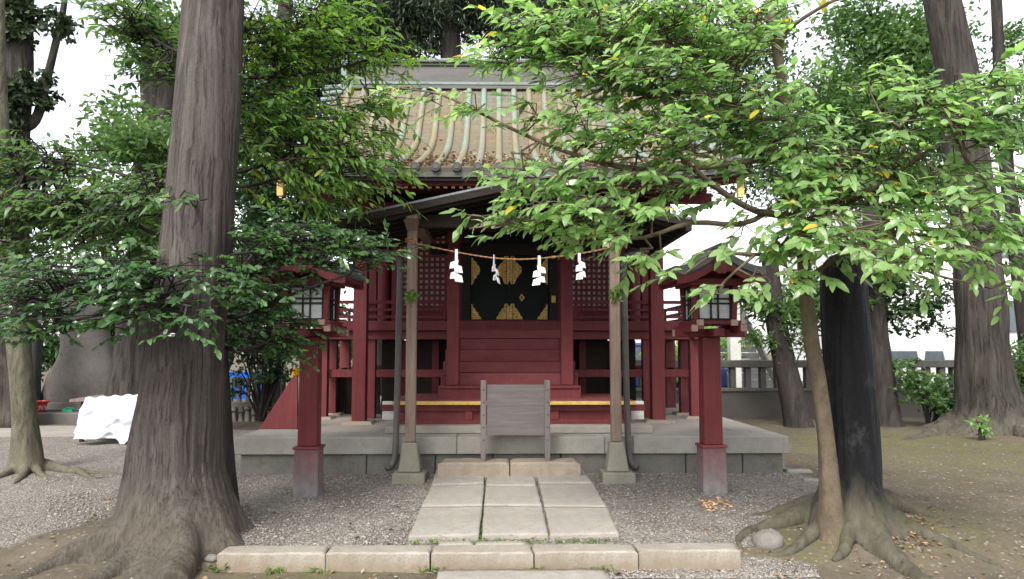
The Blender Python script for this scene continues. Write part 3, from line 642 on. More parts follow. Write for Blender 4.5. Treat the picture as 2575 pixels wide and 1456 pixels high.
# roof
prof_px = [(224,12.20),(262,11.9),(300,11.58),(350,11.20),(378,10.65),(395,10.05),(409,9.4),(421,8.72)]
prof = [Vector((0, Y, zat(py, Y))) for py, Y in prof_px]
prof = crom(prof, 40)
for _ in range(4): prof = [prof[0]]+[(prof[i-1]+prof[i]*2+prof[i+1])/4 for i in range(1, 39)]+[prof[-1]]
RX0, RX1 = -2.80, 2.80
YR = prof[0].y; yb_ = lambda p: 2*YR+.35-p.y
def lift(x): return .10*max(0, (abs(x)-1.6)/1.2)**2
def tail(p): return max(0, (11.2-p.y)/2.5)
full = prof[::-1]+[Vector((0, YR+.17, prof[0].z+.05))]+[Vector((0, yb_(p), p.z)) for p in prof]
nxs = 29; V = []; UV = []
arc = [0]
for i in range(1, len(full)): arc.append(arc[-1]+(full[i]-full[i-1]).length)
for i, p in enumerate(full):
    for k in range(nxs):
        x = RX0+(RX1-RX0)*k/(nxs-1); V.append((x, p.y, p.z+lift(x)*min(1, abs(p.y-YR)/2.2))); UV.append((x, arc[i]))
n1 = len(V); V += [(x, y, z-.055) for x, y, z in V]; UV += UV
Fr = []
for i in range(len(full)-1):
    for k in range(nxs-1):
        a = i*nxs+k; Fr.append((a, a+1, a+nxs+1, a+nxs)); Fr.append((n1+a, n1+a+nxs, n1+a+nxs+1, n1+a+1))
for i in range(len(full)-1):
    for k in (0, nxs-1): a = i*nxs+k; Fr.append((a, a+nxs, n1+a+nxs, n1+a))
for k in range(nxs-1):
    for i in (0, len(full)-1): a = i*nxs+k; Fr.append((a, a+1, n1+a+1, n1+a))
rm = MB(); rm.v = V; rm.f = Fr; roof = rm.build('roof', 'roof', sh)
uvl = roof.data.uv_layers.new(name='uv')
for lp in roof.data.loops: uvl.data[lp.index].uv = UV[lp.vertex_index]
roof.data.shade_smooth(); em = roof.modifiers.new('edge', 'EDGE_SPLIT'); em.split_angle = math.radians(40)
def rib_x0(): return xat(1202, 8.72, 420)
rx0 = rib_x0(); ribs = [rx0+.2435*k for k in range(-14, 14) if RX0+.05 < rx0+.2435*k < RX1-.05]
dn = crom(prof, 100)
for x in ribs:
    pts = [Vector((x, p.y, p.z+.016+lift(x)*min(1, abs(p.y-YR)/2.2))) for p in dn]; pts[-1] = pts[-1]+Vector((0,-.03,-.01))
    def fn(u, th, p): return 1+.05*((u*26) % 1.0)
    rb = MB().tube(pts, .047, 12, True, fn).build('tile_rib', 'rib', roof, smooth=True)
    e = pts[-1]; MB().tube([e+Vector((0,.02,-.004)), e+Vector((0,-.035,-.012)), e+Vector((0,-.035,-.012))], [.052,.052,.040], 16).tube([e+Vector((0,-.034,-.012)), e+Vector((0,-.042,-.012))], [.030,.028], 12).build('end_disc', 'copper_dark', rb)
vt = MB()
for sx in (RX0, RX1):
    for p in crom(prof, 18)[:-1]:
        s = 1 if sx > 0 else -1; MB().tube([(sx-s*.12, p.y, p.z+.03+lift(sx)*min(1, abs(p.y-YR)/2.2)), (sx+s*.20, p.y, p.z-.005+lift(sx)*min(1, abs(p.y-YR)/2.2))], .042, 10).build('verge_tile', 'copper_green', roof)
# ridge
zr = prof[0].z; xl_, xr_ = xat(882, 12.2, 180), 2.62
rd = MB()
layers = [(.00,.05,.26),(.06,.10,.24),(.10,.135,.20),(.135,.33,.17),(.33,.365,.20),(.365,.40,.24)]
ridge = None
for k, (z0, z1, hw) in enumerate(layers):
    m_ = MB().box(xl_, xr_, YR+.17-hw, YR+.17+hw, zr-.03+z0*1.25, zr-.03+z1*1.25-.003)
    if ridge is None: ridge = m_.build('ridge', 'copper_dark', roof, .006)
    else: m_.build('ridge_layer', 'copper_green' if k in (1,) else 'copper_dark', roof, .006)
cap = []
for k in range(41):
    x = xl_-.12+(xr_-xl_+.24)*k/40; e = min(x-(xl_-.12), (xr_+.12)-x); cap.append((x, YR+.17, zr-.03+.40*1.25+.03+.16*max(0, 1-e/.55)**2))
MB().tube(cap, .075, 12).build('ridge_cap', 'copper_green', roof, smooth=False)
for x in (xl_-.02, xr_+.02):
    s = -1 if x < 0 else 1
    MB().box(min(x, x+s*.12), max(x, x+s*.12), YR+.17-.27, YR+.17+.27, zr-.3, zr+.50).build('ridge_end', 'copper_green', roof, .02)
# eaves
ez = prof[-1].z; ey = prof[-1].y
def eave(name, y0, y1, dz0, dz1, mat):
    m_ = MB(); xs_ = np.linspace(RX0+.02, RX1-.02, 29)
    for a, b in zip(xs_[:-1], xs_[1:]):
        m_.add([(a,y0,ez+dz0+lift(a)),(b,y0,ez+dz0+lift(b)),(b,y1,ez+dz0+lift(b)),(a,y1,ez+dz0+lift(a)),(a,y0,ez+dz1+lift(a)),(b,y0,ez+dz1+lift(b)),(b,y1,ez+dz1+lift(b)),(a,y1,ez+dz1+lift(a))],
               [(3,2,1,0),(4,5,6,7),(0,1,5,4),(2,3,7,6)])
    return m_.build(name, mat, sh)
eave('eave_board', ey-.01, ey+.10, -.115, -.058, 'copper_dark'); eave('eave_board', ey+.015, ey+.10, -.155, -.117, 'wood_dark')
eave('eave_fascia', ey+.10, ey+.16, -.19, -.06, 'red_dark')
fz = zat(467, ey+.18)
xr0 = xat(902, ey+.18, 467); sp = xat(1100, ey+.18, 467)-xat(1080.2, ey+.18, 467)
k = math.ceil((RX0+.2-xr0)/sp)
while xr0+k*sp < RX1-.15:
    x = xr0+k*sp; z = fz+lift(x)*.8
    r_ = MB().bar((x, ey+.19, z-.004), (x, 11.15, z+.42), .05, .055).build('rafter', 'red_dark', sh)
    MB().box(x-.022, x+.022, ey+.178, ey+.187, z-.033, z+.025).build('gold_cap', 'gold_plain', r_); k += 1
def eave2():
    y0, y1 = ey+.17, 11.2; z0, z1 = fz+.036, fz+.036+.46
    return MB().add([(RX0+.1,y0,z0),(RX1-.1,y0,z0),(RX1-.1,y1,z1),(RX0+.1,y1,z1),(RX0+.1,y0,z0+.02),(RX1-.1,y0,z0+.02),(RX1-.1,y1,z1+.02),(RX0+.1,y1,z1+.02)],
        [(3,2,1,0),(4,5,6,7),(0,1,5,4),(1,2,6,5),(2,3,7,6),(3,0,4,7)]).build('soffit', 'red_dark', sh)
eave2()
for sx in (-1, 1):                                         # gable boards
    x = sx*(RX1-.10); m_ = MB()
    for a, b in zip(full[:-1], full[1:]):
        za, zb2 = a.z-.06+lift(x)*min(1, abs(a.y-YR)/2.2), b.z-.06+lift(x)*min(1, abs(b.y-YR)/2.2); m_.add([(x-.03,a.y,za-.2),(x+.03,a.y,za-.2),(x+.03,b.y,zb2-.2),(x-.03,b.y,zb2-.2),(x-.03,a.y,za),(x+.03,a.y,za),(x+.03,b.y,zb2),(x-.03,b.y,zb2)], [(3,2,1,0),(4,5,6,7),(1,2,6,5),(3,0,4,7)])
    m_.build('gable_board', 'red_dark', sh)
    MB().box(x-.034, x+.034, ey+.05, ey+.12, ez-.33, ez-.06).build('gold_cap', 'gold_plain', sh)
    pg = [(9.9,3.5),(13.9,3.5),(YR+.9,zr-.9),(YR+.17,zr-.25),(YR-.5,zr-.9),(10.9,4.1)]
    MB().prism(pg, lambda y, z: (sx*1.80, y, z), lambda y, z: (sx*1.88, y, z)).build('gable_wall', 'red_dark', sh)
    B('purlin_end', 'red_dark', min(sx*1.9, sx*2.66), max(sx*1.9, sx*2.66), 9.85, 9.98, 3.49, 3.62)
for x in (-1.93, -.66, .66, 1.93): B('bracket', 'red_dark', x-.12, x+.12, 9.80, 10.02, 3.49, 3.60)
B('purlin', 'red_dark', -2.6, 2.6, 9.86, 9.97, 3.625, 3.74)

# ------------------------------------------------------------------ front canopy on weathered posts
PYC = 8.0
cp = thing('entrance_canopy', 'dark weathered timber canopy on two thin posts in front of the shrine', 'canopy', (0, PYC, .22))
apex = at(1297, 452, 7.75); el, er = at(860, 546, 7.75), at(1735, 548, 7.75)
YC1 = 9.62
def slope(xe, ze, name):
    th = .035; m_ = MB()
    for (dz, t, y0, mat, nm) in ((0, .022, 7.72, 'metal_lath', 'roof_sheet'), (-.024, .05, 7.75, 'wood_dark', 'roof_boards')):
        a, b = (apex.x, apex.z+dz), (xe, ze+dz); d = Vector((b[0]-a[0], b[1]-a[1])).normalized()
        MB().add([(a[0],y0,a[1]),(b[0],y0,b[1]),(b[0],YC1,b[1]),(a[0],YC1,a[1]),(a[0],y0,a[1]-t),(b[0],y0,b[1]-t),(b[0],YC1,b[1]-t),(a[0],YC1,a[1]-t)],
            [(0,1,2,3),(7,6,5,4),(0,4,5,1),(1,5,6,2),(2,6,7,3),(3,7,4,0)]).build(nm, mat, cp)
    dz = -.076
    for k in range(8):
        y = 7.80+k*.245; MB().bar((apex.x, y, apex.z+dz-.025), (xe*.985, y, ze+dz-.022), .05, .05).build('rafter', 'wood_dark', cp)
    p0 = Vector((apex.x, 7.735, apex.z-.05)); p1 = Vector((xe*1.01, 7.735, ze-.05))
    MB().bar(p0, p1, .028, .095).build('bargeboard', 'wood_dark', cp)
    MB().bar((xe*.99, 7.72, ze-.1), (xe*.99, YC1, ze-.1), .06, .07).build('eave_beam', 'wood_dark_y', cp)
slope(el.x, el.z, 'left'); slope(er.x, er.z, 'right')
MB().bar((apex.x, 7.75, apex.z-.16), (apex.x, YC1, apex.z-.16), .09, .11).build('ridge_beam', 'wood_dark_y', cp)
MB().box(apex.x-.07, apex.x+.07, 7.69, YC1, apex.z-.01, apex.z+.035).build('ridge_cover', 'metal_lath', cp, .01)
posts = []
for px in (1034.5, 1547.5):
    x = xat(px, PYC, 900); sgn = -1 if px < 1287 else 1
    zp0, zp1 = zat(1111, PYC), zat(560, PYC)
    po = B('post', 'wood_post', x-.053, x+.053, PYC-.053, PYC+.053, zp0, zp1, .012, cp); posts.append((x, po))
    zc = el.z+(apex.z-el.z)*(1-abs(x-apex.x)/abs(el.x-apex.x))
    MB().bar((x-.012*sgn, 7.78, zp1+.07), (x-.012*sgn, 9.82, zp1+.07), .125, .14).build('purlin', 'wood_post', cp, .008)
    MB().add([(x-.053,PYC-.06,zp1-.09),(x+.053,PYC-.06,zp1-.09),(x+.053,PYC+.06,zp1-.09),(x-.053,PYC+.06,zp1-.09),(x-.075,PYC-.2,zp1+.0),(x+.075,PYC-.2,zp1+.0),(x+.075,PYC+.2,zp1+.0),(x-.075,PYC+.2,zp1+.0)],
             [(3,2,1,0),(4,5,6,7),(0,1,5,4),(1,2,6,5),(2,3,7,6),(3,0,4,7)]).build('bracket', 'wood_post', cp)
    zg = gz(x, PYC)
    MB().box(x-.115, x+.115, PYC-.115, PYC+.115, zg+.10, zp0, .042, .042).build('post_base', 'post_stone', cp, .012)
    rough_slab('foot_stone', [(x-.168,PYC-.165),(x+.168,PYC-.165),(x+.168,PYC+.165),(x-.168,PYC+.165)], zg-.1, zg+.098, 'post_stone', None, None, None, x, 12, .008, parent=cp)
x0, x1 = posts[0][0], posts[1][0]; ztb = zat(548, PYC)
MB().box(x0+.055, x1-.055, PYC-.04, PYC+.04, ztb-.11, ztb+.03).build('tie_beam', 'wood_dark', cp, .006)
MB().box(x0+.05, x1-.05, 9.51, 9.59, ztb-.2, ztb-.06).build('tie_beam', 'wood_dark', cp, .006)
kx0 = xat(1291, 7.98, 500); MB().box(kx0-.045, kx0+.045, PYC-.045, PYC+.03, ztb+.032, apex.z-.22).build('king_post', 'wood_dark', cp, .006)
MB().box(kx0-.05, kx0+.05, 7.70, 7.732, apex.z-.22, apex.z-.02).build('king_post_end', 'wood_dark', cp, .006)
# downpipes
for px, pxb, sgn, ztop in ((1003, 983, -1, 652), (1572, 1592, 1, 640)):
    Yp = 8.22; x = xat(px, Yp, 900); xb = xat(pxb, Yp, 1150); z1 = zat(ztop, Yp)
    pts = [(x+sgn*.32, Yp+.35, z1+.09), (x+sgn*.10, Yp+.08, z1+.03), (x+sgn*.03, Yp, z1+.0), (x, Yp, z1-.06), (x, Yp, z1-.4), (x+(xb-x)*.2, Yp, .9), (x+(xb-x)*.3, Yp-.02, .55), (x+(xb-x)*.4, Yp-.04, .40), (xb-.01*sgn, Yp-.06, .33), (xb+.03*sgn, Yp-.10, .315)]
    pts = [pts[0], pts[1], pts[2], pts[3]]+pts[4:]
    dp = MB().tube(crom(pts, 60), .034, 12).build('downpipe', 'pipe', cp, smooth=True)
    br = MB()
    for z in (1.05, 1.9): br.tube([(x+(xb-x)*.1, Yp, z), (x+(xb-x)*.1, Yp, z+.02)], .039, 12); br.bar((x, Yp, z+.01), (posts[0 if sgn < 0 else 1][0], PYC+.04, z+.01), .012, .006)
    br.build('pipe_strap', 'pipe', dp)

# ------------------------------------------------------------------ rope and paper streamers
Yr = PYC-.075
rp = [(1033,609),(1090,622),(1148,634),(1200,643),(1245,649),(1300,652),(1355,650),(1420,643),(1457,638),(1505,629),(1548,620)]
pts = crom([at(a, b, Yr) for a, b in rp], 150)
m_ = MB()
for ph in (0, math.pi):
    hp = []
    for i, p in enumerate(pts): th = i*.75+ph; hp.append(p+Vector((0, math.cos(th)*.005, math.sin(th)*.004)))
    m_.tube(hp, .0052, 5)
for px in (1034, 1547):
    x = xat(px, PYC, 610); z = zat(610 if px < 1287 else 620, Yr)
    m_.tube([(x+.062*math.cos(t), PYC+.062*math.sin(t), z+.004*t) for t in np.linspace(0, 12.5, 40)], .008, 5)
tag(m_.build('straw_rope', 'rope', None, org=(0, Yr, zat(650, Yr))), 'thin twisted straw rope slung between the two canopy posts', 'rope')
def shide(name, px, py0, py1, w_, tw, label, mirror=1, n=4):
    p = at(px, py0, Yr); h = (py0-py1)*-PX(Yr+.15); m_ = MB(); c, s = math.cos(tw), math.sin(tw); W = w_
    def q(x, z, y): x *= mirror; return (p.x+x*c-y*s, Yr-.012+x*s+y*c, p.z+z)
    segs = [(-.012,.012,.03,-.20*h/.36,0,.004)]; x = 0
    z = -.12*h/.36*1.0; segs = []; hh = h*.36
    m_.add([q(-.014,.03,0), q(.014,.03,.0), q(.016,-h*.33,.002), q(-.016,-h*.30,.002), q(-.014,.03,.003), q(.014,.03,.003), q(.016,-h*.33,.005), q(-.016,-h*.30,.005)], [(0,1,2,3),(7,6,5,4),(0,4,5,1),(1,5,6,2),(2,6,7,3),(3,7,4,0)])
    steps = [(-.020,-.27),(.012,-.44),(-.016,-.60),(.014,-.74)][:n]
    for i, (dx, fz_) in enumerate(steps):
        z0 = fz_*h; hh = h*.24; y = -.006*(i+1); sl = .022*(1 if i % 2 else -1)
        a = [(dx-W/2, z0+sl), (dx+W/2, z0-sl*.4), (dx+W/2+sl*.5, z0-hh), (dx-W/2+sl*.5, z0-hh+sl*.4)]
        m_.add([q(*v, y-.008*k*(i % 2)) for k, v in enumerate(a)]+[q(*v, y-.008*k*(i % 2)-.0025) for k, v in enumerate(a)], [(0,1,2,3),(7,6,5,4),(0,4,5,1),(1,5,6,2),(2,6,7,3),(3,7,4,0)])
    return tag(m_.build('paper_streamer', 'paper', None, org=p), label, 'paper streamer', 'paper streamers hanging on the straw rope')
shide(0, 1148, 634, 712, .085, .15, 'white folded paper streamer hanging leftmost on the straw rope')
shide(0, 1243, 648, 715, .075, 1.12, 'narrow twisted white paper streamer beside the round gold fitting')
shide(0, 1356, 650, 720, .085, -.25, 'white paper streamer hanging in front of the right gold door fitting', -1)
shide(0, 1457, 637, 706, .075, .35, 'white paper streamer hanging rightmost, before the right lattice', -1, 4)

# ------------------------------------------------------------------ wooden barrier board
bd = thing('wooden_barrier', 'weathered grey wooden board on two short legs standing on the step', 'barrier', (0, 8.02, .40))
YB = 8.06
for px, pb in ((1216, 1217), (1376, 1378)):
    x = xat(px, YB, 1040); z1 = zat(956, YB)
    MB().add([(x-.03,YB-.06,z1),(x+.03,YB-.06,z1),(x+.03,YB+.03,z1),(x-.03,YB+.03,z1),(x-.03,YB-.06,.52),(x+.03,YB-.06,.52),(x+.03,YB+.03,.52),(x-.03,YB+.03,.52),(x-.022,YB-.055,.395),(x+.022,YB-.055,.395),(x+.022,YB+.025,.395),(x-.022,YB+.025,.395)],
             [(0,3,2,1),(0,1,5,4),(1,2,6,5),(2,3,7,6),(3,0,4,7),(4,5,9,8),(5,6,10,9),(6,7,11,10),(7,4,8,11),(8,9,10,11)]).build('leg', 'wood_grey_z', bd, .004)
    pg = MB()
    for z in np.linspace(.62, z1-.1, 5): pg.tube([(x+.004, YB-.058, z), (x+.004, YB-.064, z)], .008, 8)
    pg.build('peg', 'black', bd)
xa, xb = xat(1224, YB, 1040)+.002, xat(1369, YB, 1040)
zb0, zb1, zb2, zb3 = zat(1093, YB), zat(1054, YB), zat(1020, YB), zat(967, YB)
for z0, z1 in ((zb0, zb2-.0006), (zb2+.0006, zb3)): MB().box(xa, xb, YB-.035, YB-.01, z0, z1).build('plank', 'wood_grey', bd, .0008)

# ------------------------------------------------------------------ triangular red board, sprigs come later
Yt = 9.15; pts = [at(652, 1084, Yt), at(748, 1084, Yt), at(748, 944, Yt), at(738, 944, Yt)]
pts = [(p.x, max(p.z, zt)) for p in pts]
t_ = thing('wing_board', 'red triangular board standing at the left end of the platform', 'board', (pts[0][0]+.3, Yt, zt))
MB().prism(pts, lambda x, z: (x, Yt, z), lambda x, z: (x, Yt+.04, z)).build('panel', 'red', t_, .004)
MB().box(pts[1][0]+.02, pts[1][0]+.08, Yt-.01, Yt+.05, zt, pts[2][1]+.1).build('post', 'red_dark', t_, .004)

# ------------------------------------------------------------------ lanterns
def lantern():
    t = thing('lantern', 'left', 'lantern', (0,0,0), 'red lanterns either side of the path')
    MB().box(-.118,.118,-.118,.118,-.05,.465,.006,.006).build('foot', 'fade', t, .012)
    MB().box(-.125,.125,-.125,.125,.44,.466).build('collar', 'red_faded', t, .006)
    MB().box(-.09,.09,-.09,.09,.467,1.60,.004,.004).build('shaft', 'red', t, .008)
    for x0,x1,y0,y1,z0,z1 in ((-.35,.35,-.05,.05,1.60,1.68), (-.05,.05,-.32,-.051,1.602,1.678), (-.05,.05,.051,.32,1.602,1.678), (-.27,-.20,-.32,.32,1.645,1.715), (.20,.27,-.32,.32,1.645,1.715)):
        MB().box(x0,x1,y0,y1,z0,z1).build('tray_beam', 'red', t, .006)
    for x in (-.235,.235): MB().box(x-.030,x+.030,-.324,-.3205,1.65,1.71).build('beam_end', 'end_grain', t)
    for x in (-.352, .352): MB().box(min(x,x*.985),max(x,x*.985),-.04,.04,1.608,1.672).build('beam_end', 'end_grain', t)
    MB().box(-.24,.24,-.25,.25,1.7155,1.755).build('tray_frame', 'red', t, .006)
    for x in (-.165,.165): MB().box(x-.032,x+.032,-.274,-.251,1.705,1.762).build('beam_end', 'end_grain', t)
    z0, z1 = 1.755, 2.09
    for sx in (-1,1):
        for sy in (-1,1): MB().bar((sx*.185,sy*.185,z0),(sx*.20,sy*.20,z1),.05,.05,(0,1,0)).build('corner_post', 'red', t, .004)
    for k in range(4):
        a = k*math.pi/2; ca, sa = math.cos(a), math.sin(a)
        def q(x, y, z): return (x*ca-y*sa, x*sa+y*ca, z)
        def bx(m, x0, x1, y0, y1, za, zb):
            m.add([q(x0,y0,za),q(x1,y0,za),q(x1,y1,za),q(x0,y1,za),q(x0,y0,zb),q(x1,y0,zb),q(x1,y1,zb),q(x0,y1,zb)], [(3,2,1,0),(4,5,6,7),(0,1,5,4),(1,2,6,5),(2,3,7,6),(3,0,4,7)])
        m = MB(); bx(m, -.158,.158,-.182,-.174,z0+.012,z1-.012); pane = m.build('pane', 'paper_pane', t)
        m = MB()
        for x in (-.155,-.035,.035,.155): bx(m, x-.008,x+.008,-.196,-.183,z0,z1)
        for z in (z0+.015, z0+.165, z0+.21, z1-.015): bx(m, -.147,.147,-.194,-.184,z-.008,z+.008)
        m.build('glazing_bars', 'black', pane)
    MB().box(-.26,.26,-.26,.26,z1+.001,z1+.07).build('cornice', 'red', t, .006)
    for x in (-.3,.3): MB().box(x-.035,x+.035,-.36,.36,z1+.02,z1+.085).build('roof_beam', 'red', t, .006)
    def prof(u): a = abs(u); return .20*(1-a)**1.5+.02*a**4      # concave slope from ridge to flared eave
    us = np.linspace(-1,1,33); hw = .425
    top = [(hw*u, 2.165+prof(u)) for u in us]
    def sweep(name, dz0, dz1, hy0, hy1, mat, sc=1, par=t):
        m = MB(); m.strip([(x*sc, z+dz1) for x, z in top], [(x*sc, z+dz0) for x, z in top], lambda p, y: (p[0], y, p[1]), hy0, hy1); return m.build(name, mat, par)
    roof_ = sweep('roof', .0, .055, -.42, .42, 'tile_grey'); sweep('roof_course', .055, .075, -.405, .405, 'tile_grey', 1.012, roof_); sweep('roof_course', -.02, -.001, -.40, .40, 'copper_dark', .985, roof_)
    MB().tube([(0,-.43,2.165+.20+.075),(0,.43,2.165+.20+.075)], .035, 10).build('ridge', 'tile_grey', roof_)
    for y0, y1 in ((-.41,-.375),(.375,.41)): sweep('bargeboard', -.092, -.021, y0, y1, 'red', .97)
    sweep('soffit', -.05, -.021, -.374, .374, 'red_dark', .95)
    pen = [(-.066,2.37),(.066,2.37),(.066,2.27),(.078,2.24),(.045,2.235),(.03,2.215),(0,2.225),(-.03,2.215),(-.045,2.235),(-.078,2.24),(-.066,2.27)]
    MB().prism([(x, z-.035) for x, z in pen], lambda x, z: (x,-.43,z), lambda x, z: (x,-.411,z)).build('gable_pendant', 'red', t, .003)
    MB().prism([(-.28,2.13),(.28,2.13),(.12,2.19),(0,2.29),(-.12,2.19)], lambda x, z: (x,-.2,z), lambda x, z: (x,.2,z)).build('gable_panel', 'red_dark', t)
    done = set()
    def low(o):
        for c in o.children:
            if c.name.split('.')[0] in ('foot', 'collar'): continue
            if c.name.startswith('shaft'): c.data.transform(Matrix.Translation((0,0,-.467)) ); c.data.transform(Matrix.Diagonal((1,1,(1.50-.467)/(1.60-.467),1))); c.data.transform(Matrix.Translation((0,0,.467)))
            else: c.data.transform(Matrix.Translation((0,0,-.10)))
            low(c)
    low(t)
    return t
def copy_tree(o, parent=None):
    c = o.copy(); C.objects.link(c)
    if parent: c.parent = parent
    for ch in list(o.children): copy_tree(ch, c)
    return c
L1 = lantern(); L2 = copy_tree(L1)
g1, g2 = gp(767, 1251), gp(1800, 1245)
L1.location = (g1.x, g1.y+.12, g1.z); L2.location = (g2.x, g2.y+.12, g2.z)
L1.rotation_euler.z = math.radians(-2); L2.rotation_euler.z = math.radians(2)
L1['label'] = 'red post lantern left of the path, half hidden by dark glossy leaves'
L2['label'] = 'red post lantern right of the path, by the leafy bright green branches'
# ------------------------------------------------------------------ leaves, twigs, trunks
LF = (np.array([(0,0,0),(.34,0,.035),(.68,0,.02),(1,0,-.07),(.17,-.36,.05),(.48,-.5,.07),(.80,-.29,0),(.17,.36,.05),(.48,.5,.07),(.80,.29,0)]),
      [np.array([(0,1,4),(0,7,1)]), np.array([(1,2,5,4),(2,3,6,5),(1,7,8,2),(2,8,9,3)])])
LS = (np.array([(0,0,0),(.45,-.5,.10),(1,0,-.08),(.45,.5,.10)]), [np.array([(0,2,1),(0,3,2)])])
def unit(a): return a/np.maximum(1e-9, np.linalg.norm(a, axis=-1, keepdims=True))
def leaves(name, P, D, N, L, W, mat, parent, tone, shape=LF):
    T, FS = shape; n = len(P); D = unit(D); S = unit(np.cross(D, N)); N = np.cross(S, D)
    cu = np.random.default_rng(n).uniform(-.4,2.1,n)
    V = P[:,None]+T[None,:,0:1]*(L[:,None,None]*D[:,None])+T[None,:,1:2]*(W[:,None,None]*S[:,None])+T[None,:,2:3]*((cu*L)[:,None,None]*N[:,None])
    k = len(T); Fa = []; tn = []
    for f in FS:
        Fa.append((f[None]+(np.arange(n)*k)[:,None,None]).reshape(-1, f.shape[1])); tn.append(np.repeat(tone, len(f)))
    return npmesh(name, V.reshape(-1,3), Fa, mat, parent, np.concatenate(tn), smooth=(shape is LF))
def twigs(name, A, B_, ra, rb, mat, parent, extra=None):
    A, B_ = np.asarray(A), np.asarray(B_); n = len(A); d = unit(B_-A); r = np.where(np.abs(d[:,2:3]) > .9, [[0,1.,0]], [[0,0,1.]]); u = unit(np.cross(d, r)); v = np.cross(d, u)
    V = []
    for c, rr in ((A, ra), (B_, rb)):
        rr = np.broadcast_to(np.asarray(rr, float), (n,))
        for k in range(3): th = 2*math.pi*k/3; V.append(c+rr[:,None]*(u*math.cos(th)+v*math.sin(th)))
    V = np.stack(V, 1).reshape(-1, 3); f = np.array([(0,1,4,3),(1,2,5,4),(2,0,3,5)])
    Fa = [(f[None]+(np.arange(n)*6)[:,None,None]).reshape(-1, 4)]
    return npmesh(name, V, Fa, mat, parent)
def clouds_to_clusters(cl):
    """cl rows: px, py, Y, rx_px, ry_px, depth(m), cover -> real ellipsoids"""
    out = []
    for px, py, Y, rx_, ry_, dp, cov in cl:
        c = at(px, py, Y); s = (Y)/F*1.0; out.append((np.array(c), np.array([rx_*s, dp, ry_*s]), cov))
    return out
CV = 3.9; CT = 2.6
def broad(name_parent, cl, L, W, mat, per=9, tw=.30, droop=.35, anchor=None, spread=.9, shape=LF, limbs=None, bark='bark_dark', flat=.35, up=.55, seed=1, wood=True, shapefac=.62, tonef=None, crown='crown', leafang=.95, jitter=.5, outn=.35):
    r = np.random.default_rng(seed); P_, D_, N_, TA, TB, TC = [], [], [], [], [], []; ton = []
    anc = np.array(anchor) if anchor is not None else None
    lp = np.array([tuple(p) for l in (limbs or []) for p in crom(l, 24)]) if limbs else None
    for c, rad, cov in clouds_to_clusters(cl):
        area = math.pi*rad[0]*rad[2]; nl = CV*cov*area/(L*W*shapefac); ns = max(2, int(nl/per)); ncl = max(1, int(ns/5))
        d = unit(r.normal(size=(ncl, 3))); cc = c+d*(r.random((ncl,1))**.42)*rad
        which = r.integers(0, ncl, ns); jit = r.normal(size=(ns, 3))*np.array([1, 1, flat])*min(.22, .55*rad[[0,2]].max())
        p = cc[which]+jit
        base = cc[which]; 
        if anc is not None: out = unit(base-anc)
        else: out = unit(base-c+1e-4)
        out = out*np.array([1,1,.35]); dr = unit(unit(out)+r.normal(size=(ns,3))*np.array([.75,.75,.28])*spread+np.array([0,0,.05]))
        ln = tw*r.uniform(.6,1.3,ns)
        if wood:
            TA.append(p); mid = p+dr*ln[:,None]*.55; TB.append(mid); TC.append(np.full(ns, .0042)); e = p+dr*ln[:,None]-np.array([0,0,1])*(droop*ln*.30)[:,None]; TA.append(mid); TB.append(e); TC.append(np.full(ns, .003))
            TA.append(base); TB.append(p); TC.append(np.full(ns, .0055))
            if lp is not None:
                for q in cc:
                    k = np.argmin(((lp-q)**2).sum(1)+r.random(len(lp))*.02); a = lp[k]; m1 = a*.6+q*.4+r.normal(size=3)*.03; m2 = a*.25+q*.75+r.normal(size=3)*.03+np.array([0,0,.03])
                    TA += [a[None], m1[None], m2[None]]; TB += [m1[None], m2[None], q[None]]; TC += [np.array([.011]), np.array([.009]), np.array([.007])]
        t = (np.arange(per)+.6)/per; tt = np.repeat(t[None], ns, 0)+r.normal(size=(ns,per))*.03
        pos = p[:,None]+dr[:,None]*(ln[:,None]*tt)[...,None]; pos[...,2] -= droop*.30*ln[:,None]*tt**2
        side = unit(np.cross(dr, np.array([0,0,1.]))); sg = np.where(np.arange(per)%2 == 0, 1., -1.)
        ang = leafang*(1-.65*tt**3)+r.normal(size=(ns,per))*.22
        ld = dr[:,None]*np.cos(ang)[...,None]+side[:,None]*(sg*np.sin(ang))[...,None]; ld[...,2] -= droop*r.uniform(.1,1.3,(ns,per))
        ld += r.normal(size=ld.shape)*.18
        nn = np.array([0,0,1.])*(up+.35)+r.normal(size=ld.shape)*jitter*.8+outn*dr[:,None]+np.array([0,-.3*outn/.35,0])
        P_.append(pos.reshape(-1,3)); D_.append(ld.reshape(-1,3)); N_.append(nn.reshape(-1,3))
        ton.append(np.clip(np.repeat(r.normal(.5,.17,ns), per)+r.normal(0,.14,ns*per), 0, .93))
    P_, D_, N_ = map(np.concatenate, (P_, D_, N_)); tone = np.concatenate(ton); n = len(P_)
    yl = r.random(n) < .012; tone[yl] = r.uniform(.96, 1, yl.sum())
    Ls = L*r.uniform(.5,1.3,n); Ws = W*r.uniform(.75,1.15,n)*np.sqrt(Ls/L)
    o = leaves(crown, P_, D_, N_, Ls, Ws, mat, name_parent, tone, shape)
    if wood: twigs('twigs', np.concatenate(TA), np.concatenate(TB), np.concatenate(TC), np.concatenate(TC)*.75, bark, name_parent)
    return o
